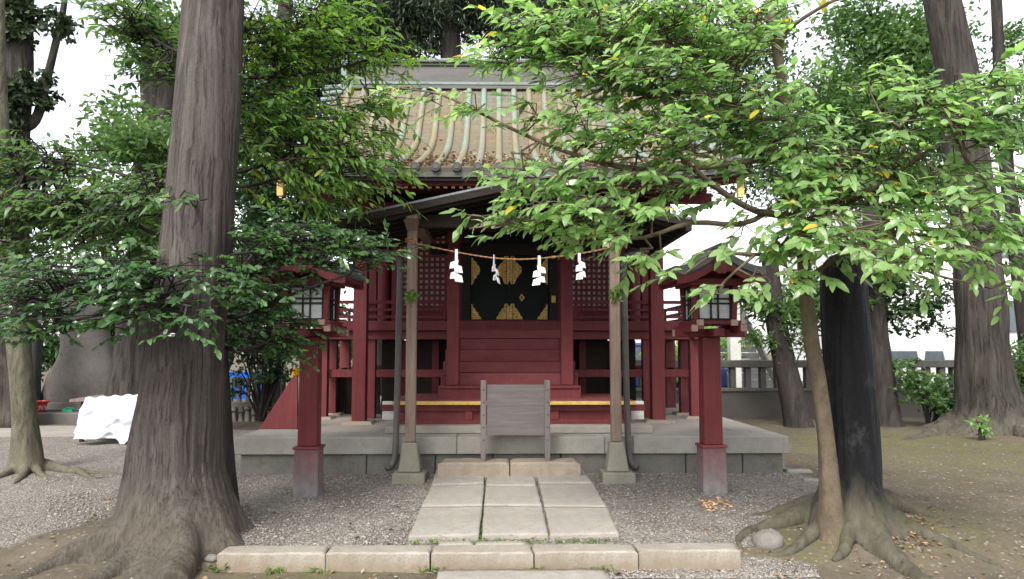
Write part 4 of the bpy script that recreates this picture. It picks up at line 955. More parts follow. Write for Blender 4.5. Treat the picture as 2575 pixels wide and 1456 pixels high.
def tufts(parent, cl, L, W, mat, seed=1, shapefac=.5, droop=.3, clump=.45, crown='crown', k=14, horiz=1.0):
    """cheaper far foliage: clumps of small simple leaves with gaps between"""
    r = np.random.default_rng(seed); P_, D_, N_, ton = [], [], [], []
    for c, rad, cov in clouds_to_clusters(cl):
        nl = int(CT*cov*math.pi*rad[0]*rad[2]/(L*W*shapefac)); ncl = max(3, nl//k)
        d = unit(r.normal(size=(ncl,3))); cc = c+d*(r.random((ncl,1))**.38)*rad
        keep = np.array([noise.noise(Vector(q*np.array([.9,.9,1.3])+seed*3.1)) > -.22 for q in cc]); cc = cc[keep]; ncl = len(cc)
        if ncl == 0: continue
        w_ = r.integers(0, ncl, nl); q = cc[w_]+r.normal(size=(nl,3))*np.array([clump,clump,clump*.45])*min(1, rad[[0,2]].min()*1.2)
        P_.append(q); dd = r.normal(size=(nl,3))*np.array([1,1,.6*horiz])-np.array([0,0,droop]); D_.append(dd); N_.append(r.normal(size=(nl,3))*.6+np.array([0,0,.8]))
        ton.append(np.clip(r.normal(.5,.16,ncl)[w_]+r.normal(0,.14,nl), 0, .97))
    P_, D_, N_ = map(np.concatenate, (P_, D_, N_)); n = len(P_)
    return leaves(crown, P_, D_, N_, L*r.uniform(.6,1.3,n), W*r.uniform(.7,1.2,n), mat, parent, np.concatenate(ton), LS)
def trunk(parent, pts, rad, mat, seg=40, n=90, rough=.05, fl=None, seed=0, lob=7, name='trunk', fiss=0, roots=None, fs=9, vox=.016):
    P_ = crom(pts, n); Rr = lerpl(rad, n); ph = random.Random(seed).uniform(0, 6)
    def fn(u, th, p):
        k = 1+rough*noise.noise(Vector((math.cos(th)*1.6+seed, math.sin(th)*1.6, p.z*1.1)))*2
        if fiss: k += fiss*noise.noise(Vector((math.cos(th)*fs+seed*2, math.sin(th)*fs, p.z*.9)))+fiss*.5*noise.noise(Vector((math.cos(th)*fs*2.2+seed*2, math.sin(th)*fs*2.2, p.z*2.0)))
        if fl:
            h = max(0, 1-u/fl[1])**2.2; k += h*fl[0]*(.45+.55*math.sin(th*lob+ph+math.sin(th*2+ph)))*.8
        return k
    m_ = MB().tube(P_, Rr, seg, True, fn)
    for r_ in (roots or []):
        rp_, rr = r_; q = crom(rp_, 36); r2 = lerpl(rr, 36)
        m_.tube(q, r2, 16, True, lambda u, th, p: 1+.28*noise.noise(p*5)+.14*noise.noise(p*16))
    o_ = m_.build(name, mat, parent, smooth=True)
    if roots:                                   # melt the roots into the flare
        rm_ = o_.modifiers.new('fuse', 'REMESH'); rm_.mode = 'VOXEL'; rm_.voxel_size = vox; rm_.use_smooth_shade = True
        sm_ = o_.modifiers.new('smooth', 'SMOOTH'); sm_.factor = .5; sm_.iterations = 5
    return o_
def limbs_mesh(parent, limbs, rads, mat, name='limbs', seed=0):
    m_ = MB()
    for l, r_ in zip(limbs, rads): m_.tube(crom(l, 22), lerpl(r_, 22), 8, True, lambda u, th, p: 1+.10*noise.noise(p*9+Vector((seed,0,0))))
    return m_.build(name, mat, parent, smooth=True)
def A3(*t): return [at(*p) for p in t]
def gpt(px, py, dz=0): p = gp(px, py); return p+Vector((0,0,dz))

# ---- big cedar, left foreground
Yc = 5.98
base = gp(470, 1395); ce = thing('cedar_tree', 'huge cedar in the left foreground with furrowed grey bark and spreading roots', 'tree', (xat(462, Yc, 1300), Yc, gz(-2.4, Yc)))
g0 = ce.location
cpts = [Vector((xat(440,Yc,1400), Yc, g0.z-.15)), Vector((xat(442,Yc,1330), Yc, g0.z+.1)), at(441,1180,Yc), at(454,1020,Yc), at(466,860,Yc), at(490,640,Yc+.03), at(511,400,Yc+.06), at(526,200,Yc+.08), at(537,0,Yc+.1), at(556,-400,Yc+.15), at(575,-900,Yc+.2)]
crad = [.53,.46,.355,.310,.281,.268,.258,.248,.237,.22,.20]
def root(pxs, r0, r1, sink=.3):
    p = [gpt(x, y, 0) for x, y in pxs]; n = len(p); rr = list(np.linspace(r0, r1, n))
    out = []
    for i, q in enumerate(p):
        u = i/(n-1); wob = Vector((noise.noise(q*3)*.05, noise.noise(q*3+Vector((9,0,0)))*.05, 0))*min(1, u*2)
        out.append(Vector((q.x, q.y, q.z+rr[i]*(.15-sink*u)+r0*.9*(1-u)**3))+wob)
    return (out, rr)
rts = [root([(400,1330),(300,1370),(200,1400),(120,1430),(60,1452),(-30,1480)], .12, .04, .5), root([(420,1375),(330,1415),(270,1448),(220,1480)], .12, .05, .5),
       root([(520,1330),(560,1360),(590,1382)], .13, .04), root([(440,1380),(440,1420),(430,1480)], .16, .12), root([(390,1300),(330,1318),(270,1330)], .08, .03)]
trunk(ce, cpts, crad, 'bark_cedar', 200, 260, .04, (.70, .17), 3, 7, fiss=.038, roots=rts, fs=17)
# ---- tree behind the cedar: horizontal branches, drooping yellow-green leaves
Yt2 = 6.75; b2 = gp(590, 1281)
t2 = thing('young_broadleaf_tree', 'slender dark tree rising behind the big cedar, long drooping yellow-green leaves', 'tree', b2)
tp = [b2-Vector((0,0,.1)), at(578,1180,b2.y), at(570,1050,b2.y), at(562,900,b2.y-.03), at(552,700,Yt2), at(545,400,Yt2), at(540,100,Yt2), at(540,-300,Yt2)]
trunk(t2, tp, [.062,.05,.046,.043,.042,.04,.038,.03], 'bark_dark', 16, 60, .06)
l2 = [A3((545,90,Yt2),(640,72,6.8),(760,68,6.9),(900,60,7.0)), A3((545,190,Yt2),(640,195,6.8),(780,185,6.9),(930,150,7.0),(1000,140,7.05)), A3((547,225,Yt2),(640,235,6.8),(760,238,6.9)), A3((550,440,Yt2),(620,428,6.75),(700,400,6.8),(770,360,6.85),(860,330,6.9)),
      A3((552,470,Yt2),(640,465,6.75),(740,440,6.8),(850,450,6.85)), A3((550,620,Yt2),(430,600,6.6),(330,560,6.5),(200,480,6.5),(60,440,6.5)), A3((545,420,Yt2),(420,470,6.6),(280,430,6.7),(120,400,6.8)), A3((542,120,Yt2),(450,130,6.9),(330,60,7.0)),
      A3((548,560,6.6),(500,520,5.9),(470,510,5.35),(520,500,5.2))]
limbs_mesh(t2, l2, [[.02,.008]]*9, 'bark_dark', 'branches')
cl2 = [(720,90,6.9,160,85,.5,1.5),(860,140,7.0,120,55,.35,1.3),(690,170,6.9,90,60,.4,1.0),(700,330,6.9,110,60,.4,1.4),(850,290,7.0,110,45,.35,1.3),(760,400,6.85,150,50,.4,1.7),(900,390,6.95,85,40,.3,1.1),(820,470,6.9,110,32,.3,1.2),(650,300,6.8,60,60,.4,1.0),
       (930,240,7.1,50,40,.2,.7)]
broad(t2, cl2, .105, .034, 'leaf_yellow', 9, .34, .75, at(545,300,Yt2), .8, limbs=l2[:5], seed=4)
cl2b = [(390,70,7.1,80,75,.4,1.8),(430,170,7.0,45,60,.3,1.5),(110,400,6.8,120,45,.35,1.9),(250,520,6.5,170,45,.4,1.9),(380,480,6.5,110,40,.3,1.3),(90,540,6.7,100,50,.4,2.0),(60,610,6.6,90,35,.3,1.4),(250,585,6.5,120,28,.3,.9),(468,497,5.2,55,16,.12,1.2),(40,460,6.8,60,60,.3,1.0)]
broad(t2, cl2b, .095, .034, 'leaf_mid', 9, .32, .6, at(545,400,Yt2), .8, limbs=l2[5:], seed=5, crown='shaded_crown')

# ---- glossy dark shrub-tree round the cedar
Y3 = 6.35; b3 = Vector((xat(500, Y3, 1250), Y3, gz(-2.3, Y3)))
t3 = thing('glossy_evergreen', 'glossy dark evergreen with small oval leaves hanging either side of the cedar trunk', 'tree', b3)
trunk(t3, [b3-Vector((0,0,.1)), at(500,1050,Y3), at(505,850,Y3), at(515,700,Y3), at(520,560,Y3)], [.06,.05,.045,.04,.025], 'bark_dark', 14, 40, .06)
l3 = [A3((512,760,Y3),(600,720,6.2),(720,650,6.2),(860,610,6.2),(960,630,6.2)), A3((512,800,Y3),(620,790,6.1),(760,730,6.1),(880,690,6.15)), A3((510,850,Y3),(600,880,6.3),(700,850,6.4)), A3((512,760,Y3),(400,720,5.9),(300,700,5.5),(180,740,5.4),(60,760,5.5)),
      A3((512,800,Y3),(360,790,5.9),(260,790,5.4),(140,820,5.5)), A3((515,740,Y3),(620,700,6.0),(640,640,5.7),(580,640,5.3)), A3((400,740,5.9),(430,760,5.3),(480,770,5.05))]
limbs_mesh(t3, l3, [[.02,.007]]*7, 'bark_dark', 'branches')
cl3 = [(770,600,6.25,130,48,.35,1.4),(645,650,6.0,85,60,.3,1.3),(870,622,6.25,85,38,.3,1.2),(640,740,6.15,80,50,.3,1.5),(840,660,6.2,70,20,.25,.9),(600,720,5.5,55,40,.15,1.2),(660,820,6.4,90,40,.3,1.0),(690,880,6.6,75,40,.3,.8),(920,640,6.2,40,22,.15,.9),
       (380,680,5.5,110,45,.3,1.4),(200,720,5.5,140,50,.35,1.5),(330,770,5.4,130,40,.3,1.4),(100,770,5.5,80,40,.3,1.3),(450,790,5.1,50,22,.12,1.3),(190,830,5.6,70,28,.2,1.0),(440,838,5.05,24,10,.06,1.3),(330,830,5.6,50,16,.15,.7),(60,720,5.8,60,40,.3,1.0)]
broad(t3, cl3, .066, .034, 'leaf_glossy', 9, .22, .5, at(510,740,Y3), 1.0, limbs=l3, seed=8, shapefac=.62)

# ---- thin bright-leaved tree, right foreground
b4 = gp(2090, 1345); Y4 = b4.y
t4 = thing('bright_leaved_tree', 'thin smooth brown tree with bright light-green leaves across the right half', 'tree', b4)
tp = [b4-Vector((0,0,.12)), at(2088,1250,Y4), at(2080,1120,Y4), at(2062,980,Y4), at(2042,860,Y4), at(2028,740,Y4), at(2018,620,Y4), at(2006,500,Y4), at(1990,380,Y4), at(1972,240,Y4), at(1950,100,Y4), at(1938,0,Y4), at(1915,-250,Y4)]
trunk(t4, tp, [.13,.082,.066,.06,.056,.052,.05,.047,.044,.041,.038,.036,.03], 'bark_smooth', 24, 120, .07, (.4,.06), 5, 4)
l4 = [A3((2010,545,Y4),(1900,530,5.7),(1800,470,5.5),(1720,400,5.35),(1680,340,5.3),(1600,300,5.3)), A3((1990,390,Y4),(1850,410,5.6),(1700,425,5.45),(1560,420,5.4),(1420,380,5.4),(1300,330,5.5),(1180,270,5.6),(1100,235,5.7),(1010,222,5.75)),
      A3((2000,480,Y4),(1880,560,5.7),(1740,560,5.4),(1600,600,5.3),(1450,570,5.3),(1300,560,5.35),(1180,575,5.4)), A3((1975,260,Y4),(1860,190,5.7),(1720,130,5.5),(1560,90,5.4),(1400,100,5.4),(1290,140,5.5)), A3((1980,300,Y4),(1850,290,5.6),(1700,260,5.4),(1550,220,5.4),(1450,250,5.4)),
      A3((2020,640,Y4),(1900,640,5.6),(1800,640,5.4),(1720,690,5.3)), A3((2030,700,Y4),(2120,640,5.6),(2240,590,5.2),(2380,600,4.9),(2500,640,4.8)), A3((2010,560,Y4),(2120,520,5.6),(2250,440,5.2),(2360,360,4.9),(2480,300,4.8)),
      A3((1990,400,Y4),(2100,420,5.7),(2250,330,5.4),(2360,230,5.2)), A3((1960,160,Y4),(1980,80,5.8),(2080,10,5.6),(2180,-30,5.5)), A3((1900,640,5.6),(1830,700,5.2),(1800,740,4.95)), A3((1945,60,Y4),(1850,20,5.8),(1700,10,5.6),(1600,30,5.5)), A3((2240,590,5.2),(2330,680,4.9),(2480,720,4.8))]
r4 = [[.03,.02,.008],[.026,.016,.006],[.024,.014,.006],[.022,.014,.006],[.02,.008],[.02,.008],[.024,.014,.007],[.024,.012,.006],[.018,.008],[.02,.01],[.012,.006],[.016,.008],[.012,.006]]
limbs_mesh(t4, l4, r4, 'bark_smooth', 'branches')
cl4 = [(1400,60,5.45,110,50,.35,1.3),(1480,110,5.45,160,60,.4,1.5),(1330,140,5.5,70,45,.25,1.0),(1640,60,5.5,130,60,.4,1.6),(1780,130,5.6,130,80,.4,1.6),(1880,60,5.8,90,55,.3,1.2),(1560,200,5.4,150,50,.4,1.4),(1700,230,5.4,120,50,.35,1.5),(1850,270,5.6,120,70,.35,1.6),
       (1330,310,5.5,110,28,.2,1.1),(1470,330,5.4,130,45,.3,1.3),(1640,330,5.35,120,50,.35,1.5),(1800,370,5.45,115,38,.3,1.3),(1560,400,5.4,110,32,.25,1.3),(1130,250,5.65,60,18,.12,.9),(1020,222,5.75,26,12,.06,1.1),(1230,285,5.55,60,20,.12,.9),
       (1310,430,5.45,100,25,.2,1.3),(1430,440,5.4,110,35,.3,1.4),(1620,480,5.35,120,50,.3,1.5),(1750,430,5.4,80,20,.2,.8),(1480,520,5.35,130,45,.3,1.5),(1240,555,5.4,75,14,.12,1.0),(1370,550,5.3,105,32,.25,1.4),(1520,575,5.3,115,42,.3,1.5),(1625,575,5.3,45,45,.25,1.1),(1310,585,5.35,60,12,.10,.7),
       (1590,650,5.25,55,22,.15,1.0),(1680,635,5.3,40,24,.15,.8),(1670,705,5.2,40,14,.1,.9),(1835,650,5.2,50,18,.12,1.2),(1808,735,4.95,38,26,.1,1.4),(1340,488,5.3,22,16,.06,1.4),
       (1930,330,5.7,90,70,.3,1.4),(1960,440,5.7,110,50,.3,1.5),(2080,380,5.6,100,40,.3,1.4),(1950,565,5.6,85,38,.3,1.4),(2080,500,5.5,120,50,.3,1.6),(2180,430,5.3,110,45,.3,1.6),(2060,610,5.4,120,45,.3,1.6),(2220,560,5.2,130,50,.3,1.7),
       (2240,340,5.2,90,50,.3,1.4),(2350,290,5.0,110,50,.3,1.6),(2420,230,5.0,110,40,.3,1.4),(2480,320,4.85,80,45,.25,1.3),(2350,420,5.0,90,35,.25,1.2),(2380,560,4.95,110,45,.3,1.5),(2460,640,4.8,80,30,.2,1.3),(2300,660,4.95,120,30,.25,1.4),(2180,660,5.1,90,30,.2,1.3),(2030,680,5.4,60,24,.15,1.2),
       (2500,712,4.8,60,22,.12,1.1),(2180,200,5.5,60,30,.2,.7),(2090,300,5.6,60,30,.2,.8),(1900,700,5.3,40,20,.1,1.0),(2340,490,5.0,110,40,.3,1.3),(2420,470,4.9,70,40,.2,1.0)]
broad(t4, [c[:5]+(c[5]*.8, c[6]*(1.35 if c[1] < 300 and c[0] > 1200 else .92)) for c in cl4], .102, .046, 'leaf_bright', 8, .22, .6, at(2000,450,Y4), .9, jitter=.32, outn=.45, limbs=l4, seed=12, shapefac=.62, bark='bark_smooth')

# ---- tarred trunk next to it
b5 = gp(2150, 1312); Y5 = b5.y
t5 = thing('tarred_trunk', 'stout tree trunk tarred black above its grey root flare, right foreground', 'tree', b5)
tp = [b5-Vector((0,0,.2)), at(2140,1300,Y5), at(2142,1225,Y5), at(2145,1120,Y5), at(2136,980,Y5), at(2127,820,Y5), at(2122,720,Y5), at(2120,665,Y5), at(2118,640,Y5)]
rts = [root([(2110,1280),(2030,1305),(1960,1322),(1900,1332),(1865,1360),(1880,1392)], .10, .018, .6), root([(2170,1310),(2215,1370),(2280,1435),(2350,1490)], .12, .065, .6), root([(2190,1295),(2290,1330),(2400,1380),(2520,1430)], .08, .03, .6), root([(2140,1340),(2125,1385),(2090,1412)], .07, .02),
       root([(2090,1285),(1990,1288),(1920,1296),(1850,1290)], .09, .01, .6), root([(2090,1310),(2030,1355),(1970,1392),(1905,1390)], .07, .012, .6), root([(2210,1280),(2280,1285),(2360,1300)], .09, .03)]
trunk(t5, tp, [.40,.31,.23,.20,.19,.182,.172,.155,.09], 'bark_tar', 110, 160, .06, (.75,.24), 9, 5, fiss=.10, roots=rts, fs=7)
# ---- lichened tree, far left
b6 = gp(62, 1185); Y6 = b6.y
t6 = thing('lichened_tree', 'slim leaning tree at the left edge, pale lichen on its trunk and thin surface roots', 'tree', b6)
tp = [b6-Vector((0,0,.1)), at(66,1150,Y6), at(62,1060,Y6), at(55,950,Y6), at(42,820,Y6), at(28,700,Y6), at(12,560,Y6), at(2,400,Y6), at(-6,200,Y6), at(-10,-100,Y6), at(-14,-700,Y6)]
rts = [root([(70,1170),(130,1182),(190,1188),(260,1190),(330,1196)], .075, .02, .4), root([(50,1175),(10,1195),(-40,1215)], .09, .03, .4), root([(66,1180),(52,1200),(30,1218)], .07, .02, .4), root([(85,1178),(110,1196),(150,1200)], .05, .015, .4), root([(190,1188),(230,1205),(270,1200)], .035,.015)]
trunk(t6, tp, [.22,.165,.132,.122,.117,.113,.108,.10,.095,.08,.06], 'bark_lichen', 40, 110, .05, (.35,.12), 2, 5, roots=rts)
# ---- ivy-covered tree, top left
Yi = 13.5; gi = Vector((at(40,1000,Yi).x, Yi, .22))
t7 = thing('ivy_clad_tree', 'tall tree thickly wrapped in dark ivy at the top left, with a forked side limb', 'tree', gi)
trunk(t7, [gi, at(30,700,Yi), at(34,400,Yi), at(44,200,Yi), at(50,0,Yi), at(55,-300,Yi)], [.3,.27,.25,.24,.22,.18], 'bark_grey', 24, 60, .05)
lb = [A3((45,330,Yi),(90,300,Yi),(115,210,Yi),(140,110,Yi),(160,20,Yi),(170,-80,Yi))]
limbs_mesh(t7, lb, [[.10,.07,.04]], 'bark_grey')
tufts(t7, [(36,30,Yi-.2,44,120,.36,4),(36,170,Yi-.25,44,110,.36,4),(30,300,Yi-.2,42,110,.36,4),(26,430,Yi-.2,40,110,.36,4),(20,540,Yi-.2,38,90,.36,3),(150,60,Yi,50,60,.35,1.6),(110,220,Yi,32,60,.3,1.5),(95,290,Yi,35,40,.3,1.5),(175,15,Yi,40,40,.3,1.2),(10,600,Yi,40,100,.3,1.6)], .13, .09, 'leaf_ivy', 3, clump=.16)
# ---- grey lopped tree behind the cedar
Y8 = 12.0; b8 = Vector((at(345,1000,Y8).x, Y8, .22))
t8 = thing('lopped_tree', 'thick grey-barked lopped tree behind the big cedar, bare upright stems above a leafy skirt', 'tree', b8)
trunk(t8, [b8-Vector((0,0,.2)), at(340,1020,Y8), at(347,930,Y8), at(360,800,Y8), at(375,640,Y8), at(388,400,Y8), at(396,320,Y8)], [.52,.44,.38,.34,.32,.29,.22], 'bark_grey', 60, 110, .05, (.3,.2), 4, 6, fiss=.03)
limbs_mesh(t8, [A3((385,340,Y8),(371,240,Y8),(370,180,Y8),(376,100,Y8),(380,20,Y8)), A3((395,340,Y8),(388,220,Y8),(386,150,Y8),(390,60,Y8)), A3((400,340,Y8),(412,230,Y8),(413,160,Y8),(414,60,Y8)), A3((405,340,Y8),(432,220,Y8),(437,150,Y8),(440,60,Y8))], [[.13,.11,.10,.08]]*4, 'bark_dark', 'stems')
tufts(t8, [(320,300,Y8-.5,90,70,.6,1.1),(240,390,Y8-.5,70,60,.6,1.0),(420,230,Y8+.8,40,120,.5,1.2),(330,430,Y8-1,110,120,1.0,2.0),(250,500,Y8-1.5,120,90,.9,1.6),(400,370,Y8-1,70,60,.7,1.6),(190,560,Y8-1.5,80,60,.6,1.4),(330,580,Y8-1,140,70,.8,1.8),(300,250,Y8,40,30,.3,.5),(400,60,Y8-.5,70,70,.5,1.5),(330,110,Y8,40,50,.4,.8),(230,630,Y8-1,130,40,.8,1.0)], .13, .06, 'leaf_mid', 3, clump=.3)
# ---- far trees: one thing each
def far_tree(name, label, base, tr, rad, cl, L, W, mat, bark='bark_dark', seed=1, limbs=None, lr=None, clump=.45, group='trees behind the shrine', **k):
    t = thing(name, label, 'tree', base, group)
    if tr: trunk(t, tr, rad, bark, 20, 50, .06, (.3,.15), seed, 5)
    if limbs: limbs_mesh(t, limbs, lr, bark)
    if cl: tufts(t, cl, L, W, mat, seed, clump=clump, **k)
    return t
def bs(px, Y): return Vector((at(px, 900, Y).x, Y, .22))
Y = 22; b = bs(520, Y)
far_tree('dark_evergreen', 'dark leafy evergreen filling the gap between cedar and shrine roof', b, [b, at(640,600,Y), at(690,300,Y), at(720,0,Y)], [.4,.35,.3,.2],
    [(640,330,Y,120,170,1.5,1.9),(760,230,Y,140,130,1.4,1.9),(700,500,Y,140,120,1.3,2.2),(840,120,Y,110,110,1.2,1.9),(620,140,Y,90,110,1.1,1.6),(650,620,Y,130,90,1.2,2.2),(560,300,Y,60,200,1,1.4),(860,560,Y,120,90,1.2,2.0),(780,440,Y,120,90,1.2,1.8)], .2, .09, 'leaf_dark', seed=5, limbs=[A3((690,300,Y),(640,220,Y),(600,200,Y)), A3((690,350,Y),(760,260,Y),(830,220,Y))], lr=[[.12,.06]]*2)
Y = 21; b = bs(1130, Y)
far_tree('tall_conifer', 'tall dark conifer rising directly behind the roof ridge, trunk showing against the sky', b, [b, at(1131,500,Y), at(1132,140,Y), at(1128,0,Y), at(1126,-300,Y)], [.36,.33,.29,.26,.2],
    [(1080,50,Y,80,60,1,2.2),(1050,-10,Y,140,60,1.2,3.0),(1190,40,Y,80,50,1,1.9),(1230,-10,Y,100,60,1,2.6),(1060,115,Y,60,20,.6,1.2)], .22, .05, 'leaf_conifer', seed=7, limbs=[A3((1131,110,Y),(1160,70,Y),(1190,30,Y),(1210,-40,Y)), A3((1131,150,Y),(1100,60,Y),(1085,-20,Y)), A3((1131,90,Y),(1180,60,Y),(1230,50,Y))], lr=[[.09,.05]]*3, droop=.8)
Y = 23; b = bs(930, Y)
far_tree('dense_conifer', 'dense dark conifer behind the left end of the roof ridge', b, [b, at(940,400,Y), at(950,0,Y)], [.4,.35,.25], [(960,70,Y,100,80,1.3,2.4),(880,30,Y,100,90,1.3,2.2),(1020,20,Y,70,60,1,1.6),(930,160,Y,110,70,1.3,2.0)], .24, .05, 'leaf_conifer', seed=9, droop=.8)
Y = 24; b = bs(1330, Y)
far_tree('dense_conifer', 'dark conifer behind the right half of the roof ridge, left of the bright branches', b, [b, at(1330,400,Y), at(1335,0,Y)], [.4,.35,.25], [(1320,50,Y,90,70,1.3,2.2),(1420,20,Y,100,80,1.3,2.0),(1280,100,Y,50,40,1,1.2),(1520,60,Y,110,90,1.2,1.6),(1400,130,Y,110,60,1.2,1.4)], .24, .05, 'leaf_conifer', seed=10, droop=.8)
Y = 20; b = bs(1690, Y)
far_tree('round_evergreen', 'mid-green evergreen behind the right end of the roof, mostly covered by bright leaves', b, [b, at(1600,400,Y), at(1690,0,Y)], [.2,.18,.12], [(1680,100,Y,130,140,1.3,1.6),(1800,250,Y,130,110,1.2,1.8),(1880,120,Y,100,120,1.2,1.4),(1700,300,Y,110,80,1,1.6),(1900,400,Y,90,100,1,1.8)], .17, .08, 'leaf_dark', seed=13)
Y = 17; b = bs(2200, Y)
far_tree('spreading_evergreen', 'spreading mid-green tree against the white sky, left of the massive dark trunk', b, [b, at(2200,700,Y), at(2210,400,Y), at(2230,100,Y)], [.3,.27,.22,.15],
    [(2190,50,Y,120,50,.8,2.0),(2330,120,Y,70,110,.8,2.0),(2030,280,Y,90,90,.8,1.8),(2360,420,Y,80,90,.8,1.6),(1900,60,Y,60,60,.7,1.0),(2160,300,Y,150,120,1.2,2.6),(2260,190,Y,140,110,1.1,2.6),(2180,130,Y,90,60,.9,1.4),(2080,380,Y,110,90,1,1.9),(2290,320,Y,100,110,1,1.9),(2270,80,Y,110,60,.8,1.7),(2120,480,Y,150,90,1,2.0),(2290,480,Y,110,90,1,1.8),(2100,210,Y,70,60,.8,1.0)], .17, .08, 'leaf_mid', seed=15, limbs=[A3((2205,500,Y),(2150,400,Y),(2110,330,Y)), A3((2210,450,Y),(2270,330,Y),(2300,240,Y)), A3((2215,350,Y),(2200,230,Y),(2180,120,Y))], lr=[[.1,.04]]*3)
Y = 12.2; b = gp(2470, 1085)
t9 = thing('massive_tree', 'massive dark grey trunk with broad root flare at the right edge', 'tree', b)
Y9 = b.y
rts = [root([(2425,1075),(2370,1088),(2320,1098),(2270,1108)], .2, .04, .8), root([(2520,1085),(2580,1098),(2640,1106)], .2, .06, .8)]
trunk(t9, [b-Vector((0,0,.3)), at(2487,1060,Y9), at(2480,980,Y9), at(2470,860,Y9), at(2462,700,Y9), at(2452,560,Y9), at(2432,400,Y9), at(2410,200,Y9), at(2382,60,Y9), at(2360,-60,Y9), at(2330,-400,Y9)], [.74,.58,.45,.40,.365,.35,.335,.31,.29,.27,.25], 'bark_grey', 90, 160, .05, (.75,.17), 6, 5, fiss=.05, roots=rts, fs=4)
Y = 15; 
far_tree('slim_dark_tree', 'slim dark trunk beside the pale building at the extreme right', bs(2600, Y), [bs(2600, Y), at(2575,760,Y), at(2548,560,Y), at(2525,350,Y), at(2510,100,Y), at(2495,-300,Y)], [.2,.17,.15,.13,.11,.08],
    [(2540,300,Y,70,110,.6,1.8),(2565,120,Y,45,70,.5,1.6),(2545,560,Y,50,60,.5,1.2),(2580,480,Y,40,60,.5,.8),(2520,640,Y-2,40,40,.5,.5),(2575,900,Y,50,90,.5,1.6)], .13, .06, 'leaf_mid', seed=17, clump=.3, group='trees by the stone fence')
Y = 14.0
b = gp(2010,1072)
far_tree('leaning_tree', 'leaning dark trunk in front of the stone fence, right of the red lantern', b, [b-Vector((0,0,.1)), at(2005,1050,b.y), at(1985,960,b.y), at(1962,860,b.y), at(1946,760,b.y), at(1935,640,b.y)], [.27,.23,.20,.185,.175,.13],
    [(1950,730,b.y,70,60,.7,1.9),(2010,790,b.y,90,60,.7,1.7),(1900,740,b.y,50,40,.5,1.2),(2050,720,b.y,80,60,.7,1.8),(1905,850,b.y,30,28,.3,1.4),(2000,870,b.y,50,30,.4,1.0)], .15, .045, 'leaf_mid', 'bark_dark', 19, clump=.32, group='trees by the stone fence')
b = gp(2235,1070)
far_tree('upright_dark_tree', 'dark upright trunk in front of the stone fence, right of the tarred tree', b, [b-Vector((0,0,.1)), at(2232,1040,b.y), at(2222,940,b.y), at(2205,820,b.y), at(2195,700,b.y), at(2190,520,b.y)], [.27,.22,.19,.18,.17,.14],
    [(2250,700,b.y,90,50,.7,1.4),(2320,750,b.y,80,50,.6,1.3),(2260,800,b.y,50,45,.5,1.5),(2350,820,b.y,45,30,.4,.7),(2150,720,b.y,60,60,.6,1.5),(2290,860,b.y,40,30,.3,.7)], .13, .06, 'leaf_dark', 'bark_dark', 21, clump=.32, group='trees by the stone fence')
def shrub(name, label, px, py, Y, cl, L, W, mat, seed, cat='shrub'):
    b = Vector((at(px, py, Y).x, Y, gz(0, Y))); t = thing(name, label, cat, b); r = random.Random(seed)
    m_ = MB()
    for c, rad, cov in clouds_to_clusters(cl):
        for k in range(5): e = Vector(c)+Vector((r.uniform(-1,1)*rad[0]*.7, r.uniform(-.5,.5)*rad[1], r.uniform(-.3,.8)*rad[2])); m_.tube([b+Vector((r.uniform(-.06,.06),0,-.05)), (b+e)/2+Vector((0,0,.1)), e], [.018,.012,.005], 5)
    m_.build('stems', 'bark_dark', t); tufts(t, cl, L, W, mat, seed, clump=.2); return t
shrub('leafy_bush', 'leafy green bush at the left foot of the massive trunk', 2340, 1050, 13.2, [(2340,985,13.2,60,60,.5,1.7),(2290,940,13.2,40,50,.4,1.2),(2380,1010,13.0,35,45,.3,1.2)], .12, .06, 'leaf_mid', 23)
shrub('small_seedling', 'small bright seedling growing against the foot of the massive trunk', 2468, 1095, 11.3, [(2466,1072,11.3,22,26,.12,1.6)], .09, .05, 'leaf_bright', 25)
shrub('hedge_bush', 'dark hedge bush at the back left, between cedar and red lantern', 660, 1000, 14.5, [(650,860,14.5,90,70,.8,2.4),(640,740,14.8,90,70,.8,2.2),(800,700,15.2,60,70,.8,1.6),(720,820,14.5,60,60,.6,2.0),(600,820,14.5,50,80,.6,2.2),(690,930,14.3,60,35,.5,1.4),(740,760,14.8,60,60,.6,2.0),(600,960,14.3,30,40,.3,.8)], .12, .065, 'leaf_dark', 27)
shrub('hedge_bush', 'dark hedge bush behind the stone monuments at the far left', 240, 1000, 17, [(240,850,17,120,100,.8,1.6),(120,800,17,110,90,.8,1.4),(330,820,17,90,110,.8,1.6),(80,880,17,80,60,.6,1.2),(200,700,17,160,70,.8,1.0)], .13, .07, 'leaf_dark', 28)
shrub('hedge_bush', 'sunlit green bush glimpsed under the veranda on the right', 1700, 1000, 19.0, [(1690,900,19,70,60,.8,1.8),(1775,880,18,40,70,.5,1.6),(1840,870,21,40,40,.5,1.2)], .13, .06, 'leaf_bright', 29)
shrub('hedge_bush', 'yellow-green bush glimpsed through the left of the veranda', 870, 1000, 17.0, [(870,890,17,50,60,.6,1.8),(800,850,17,70,70,.6,1.5),(850,790,18,60,40,.5,1.0)], .13, .06, 'leaf_mid', 30)
# potted shrub in red pot behind veranda right

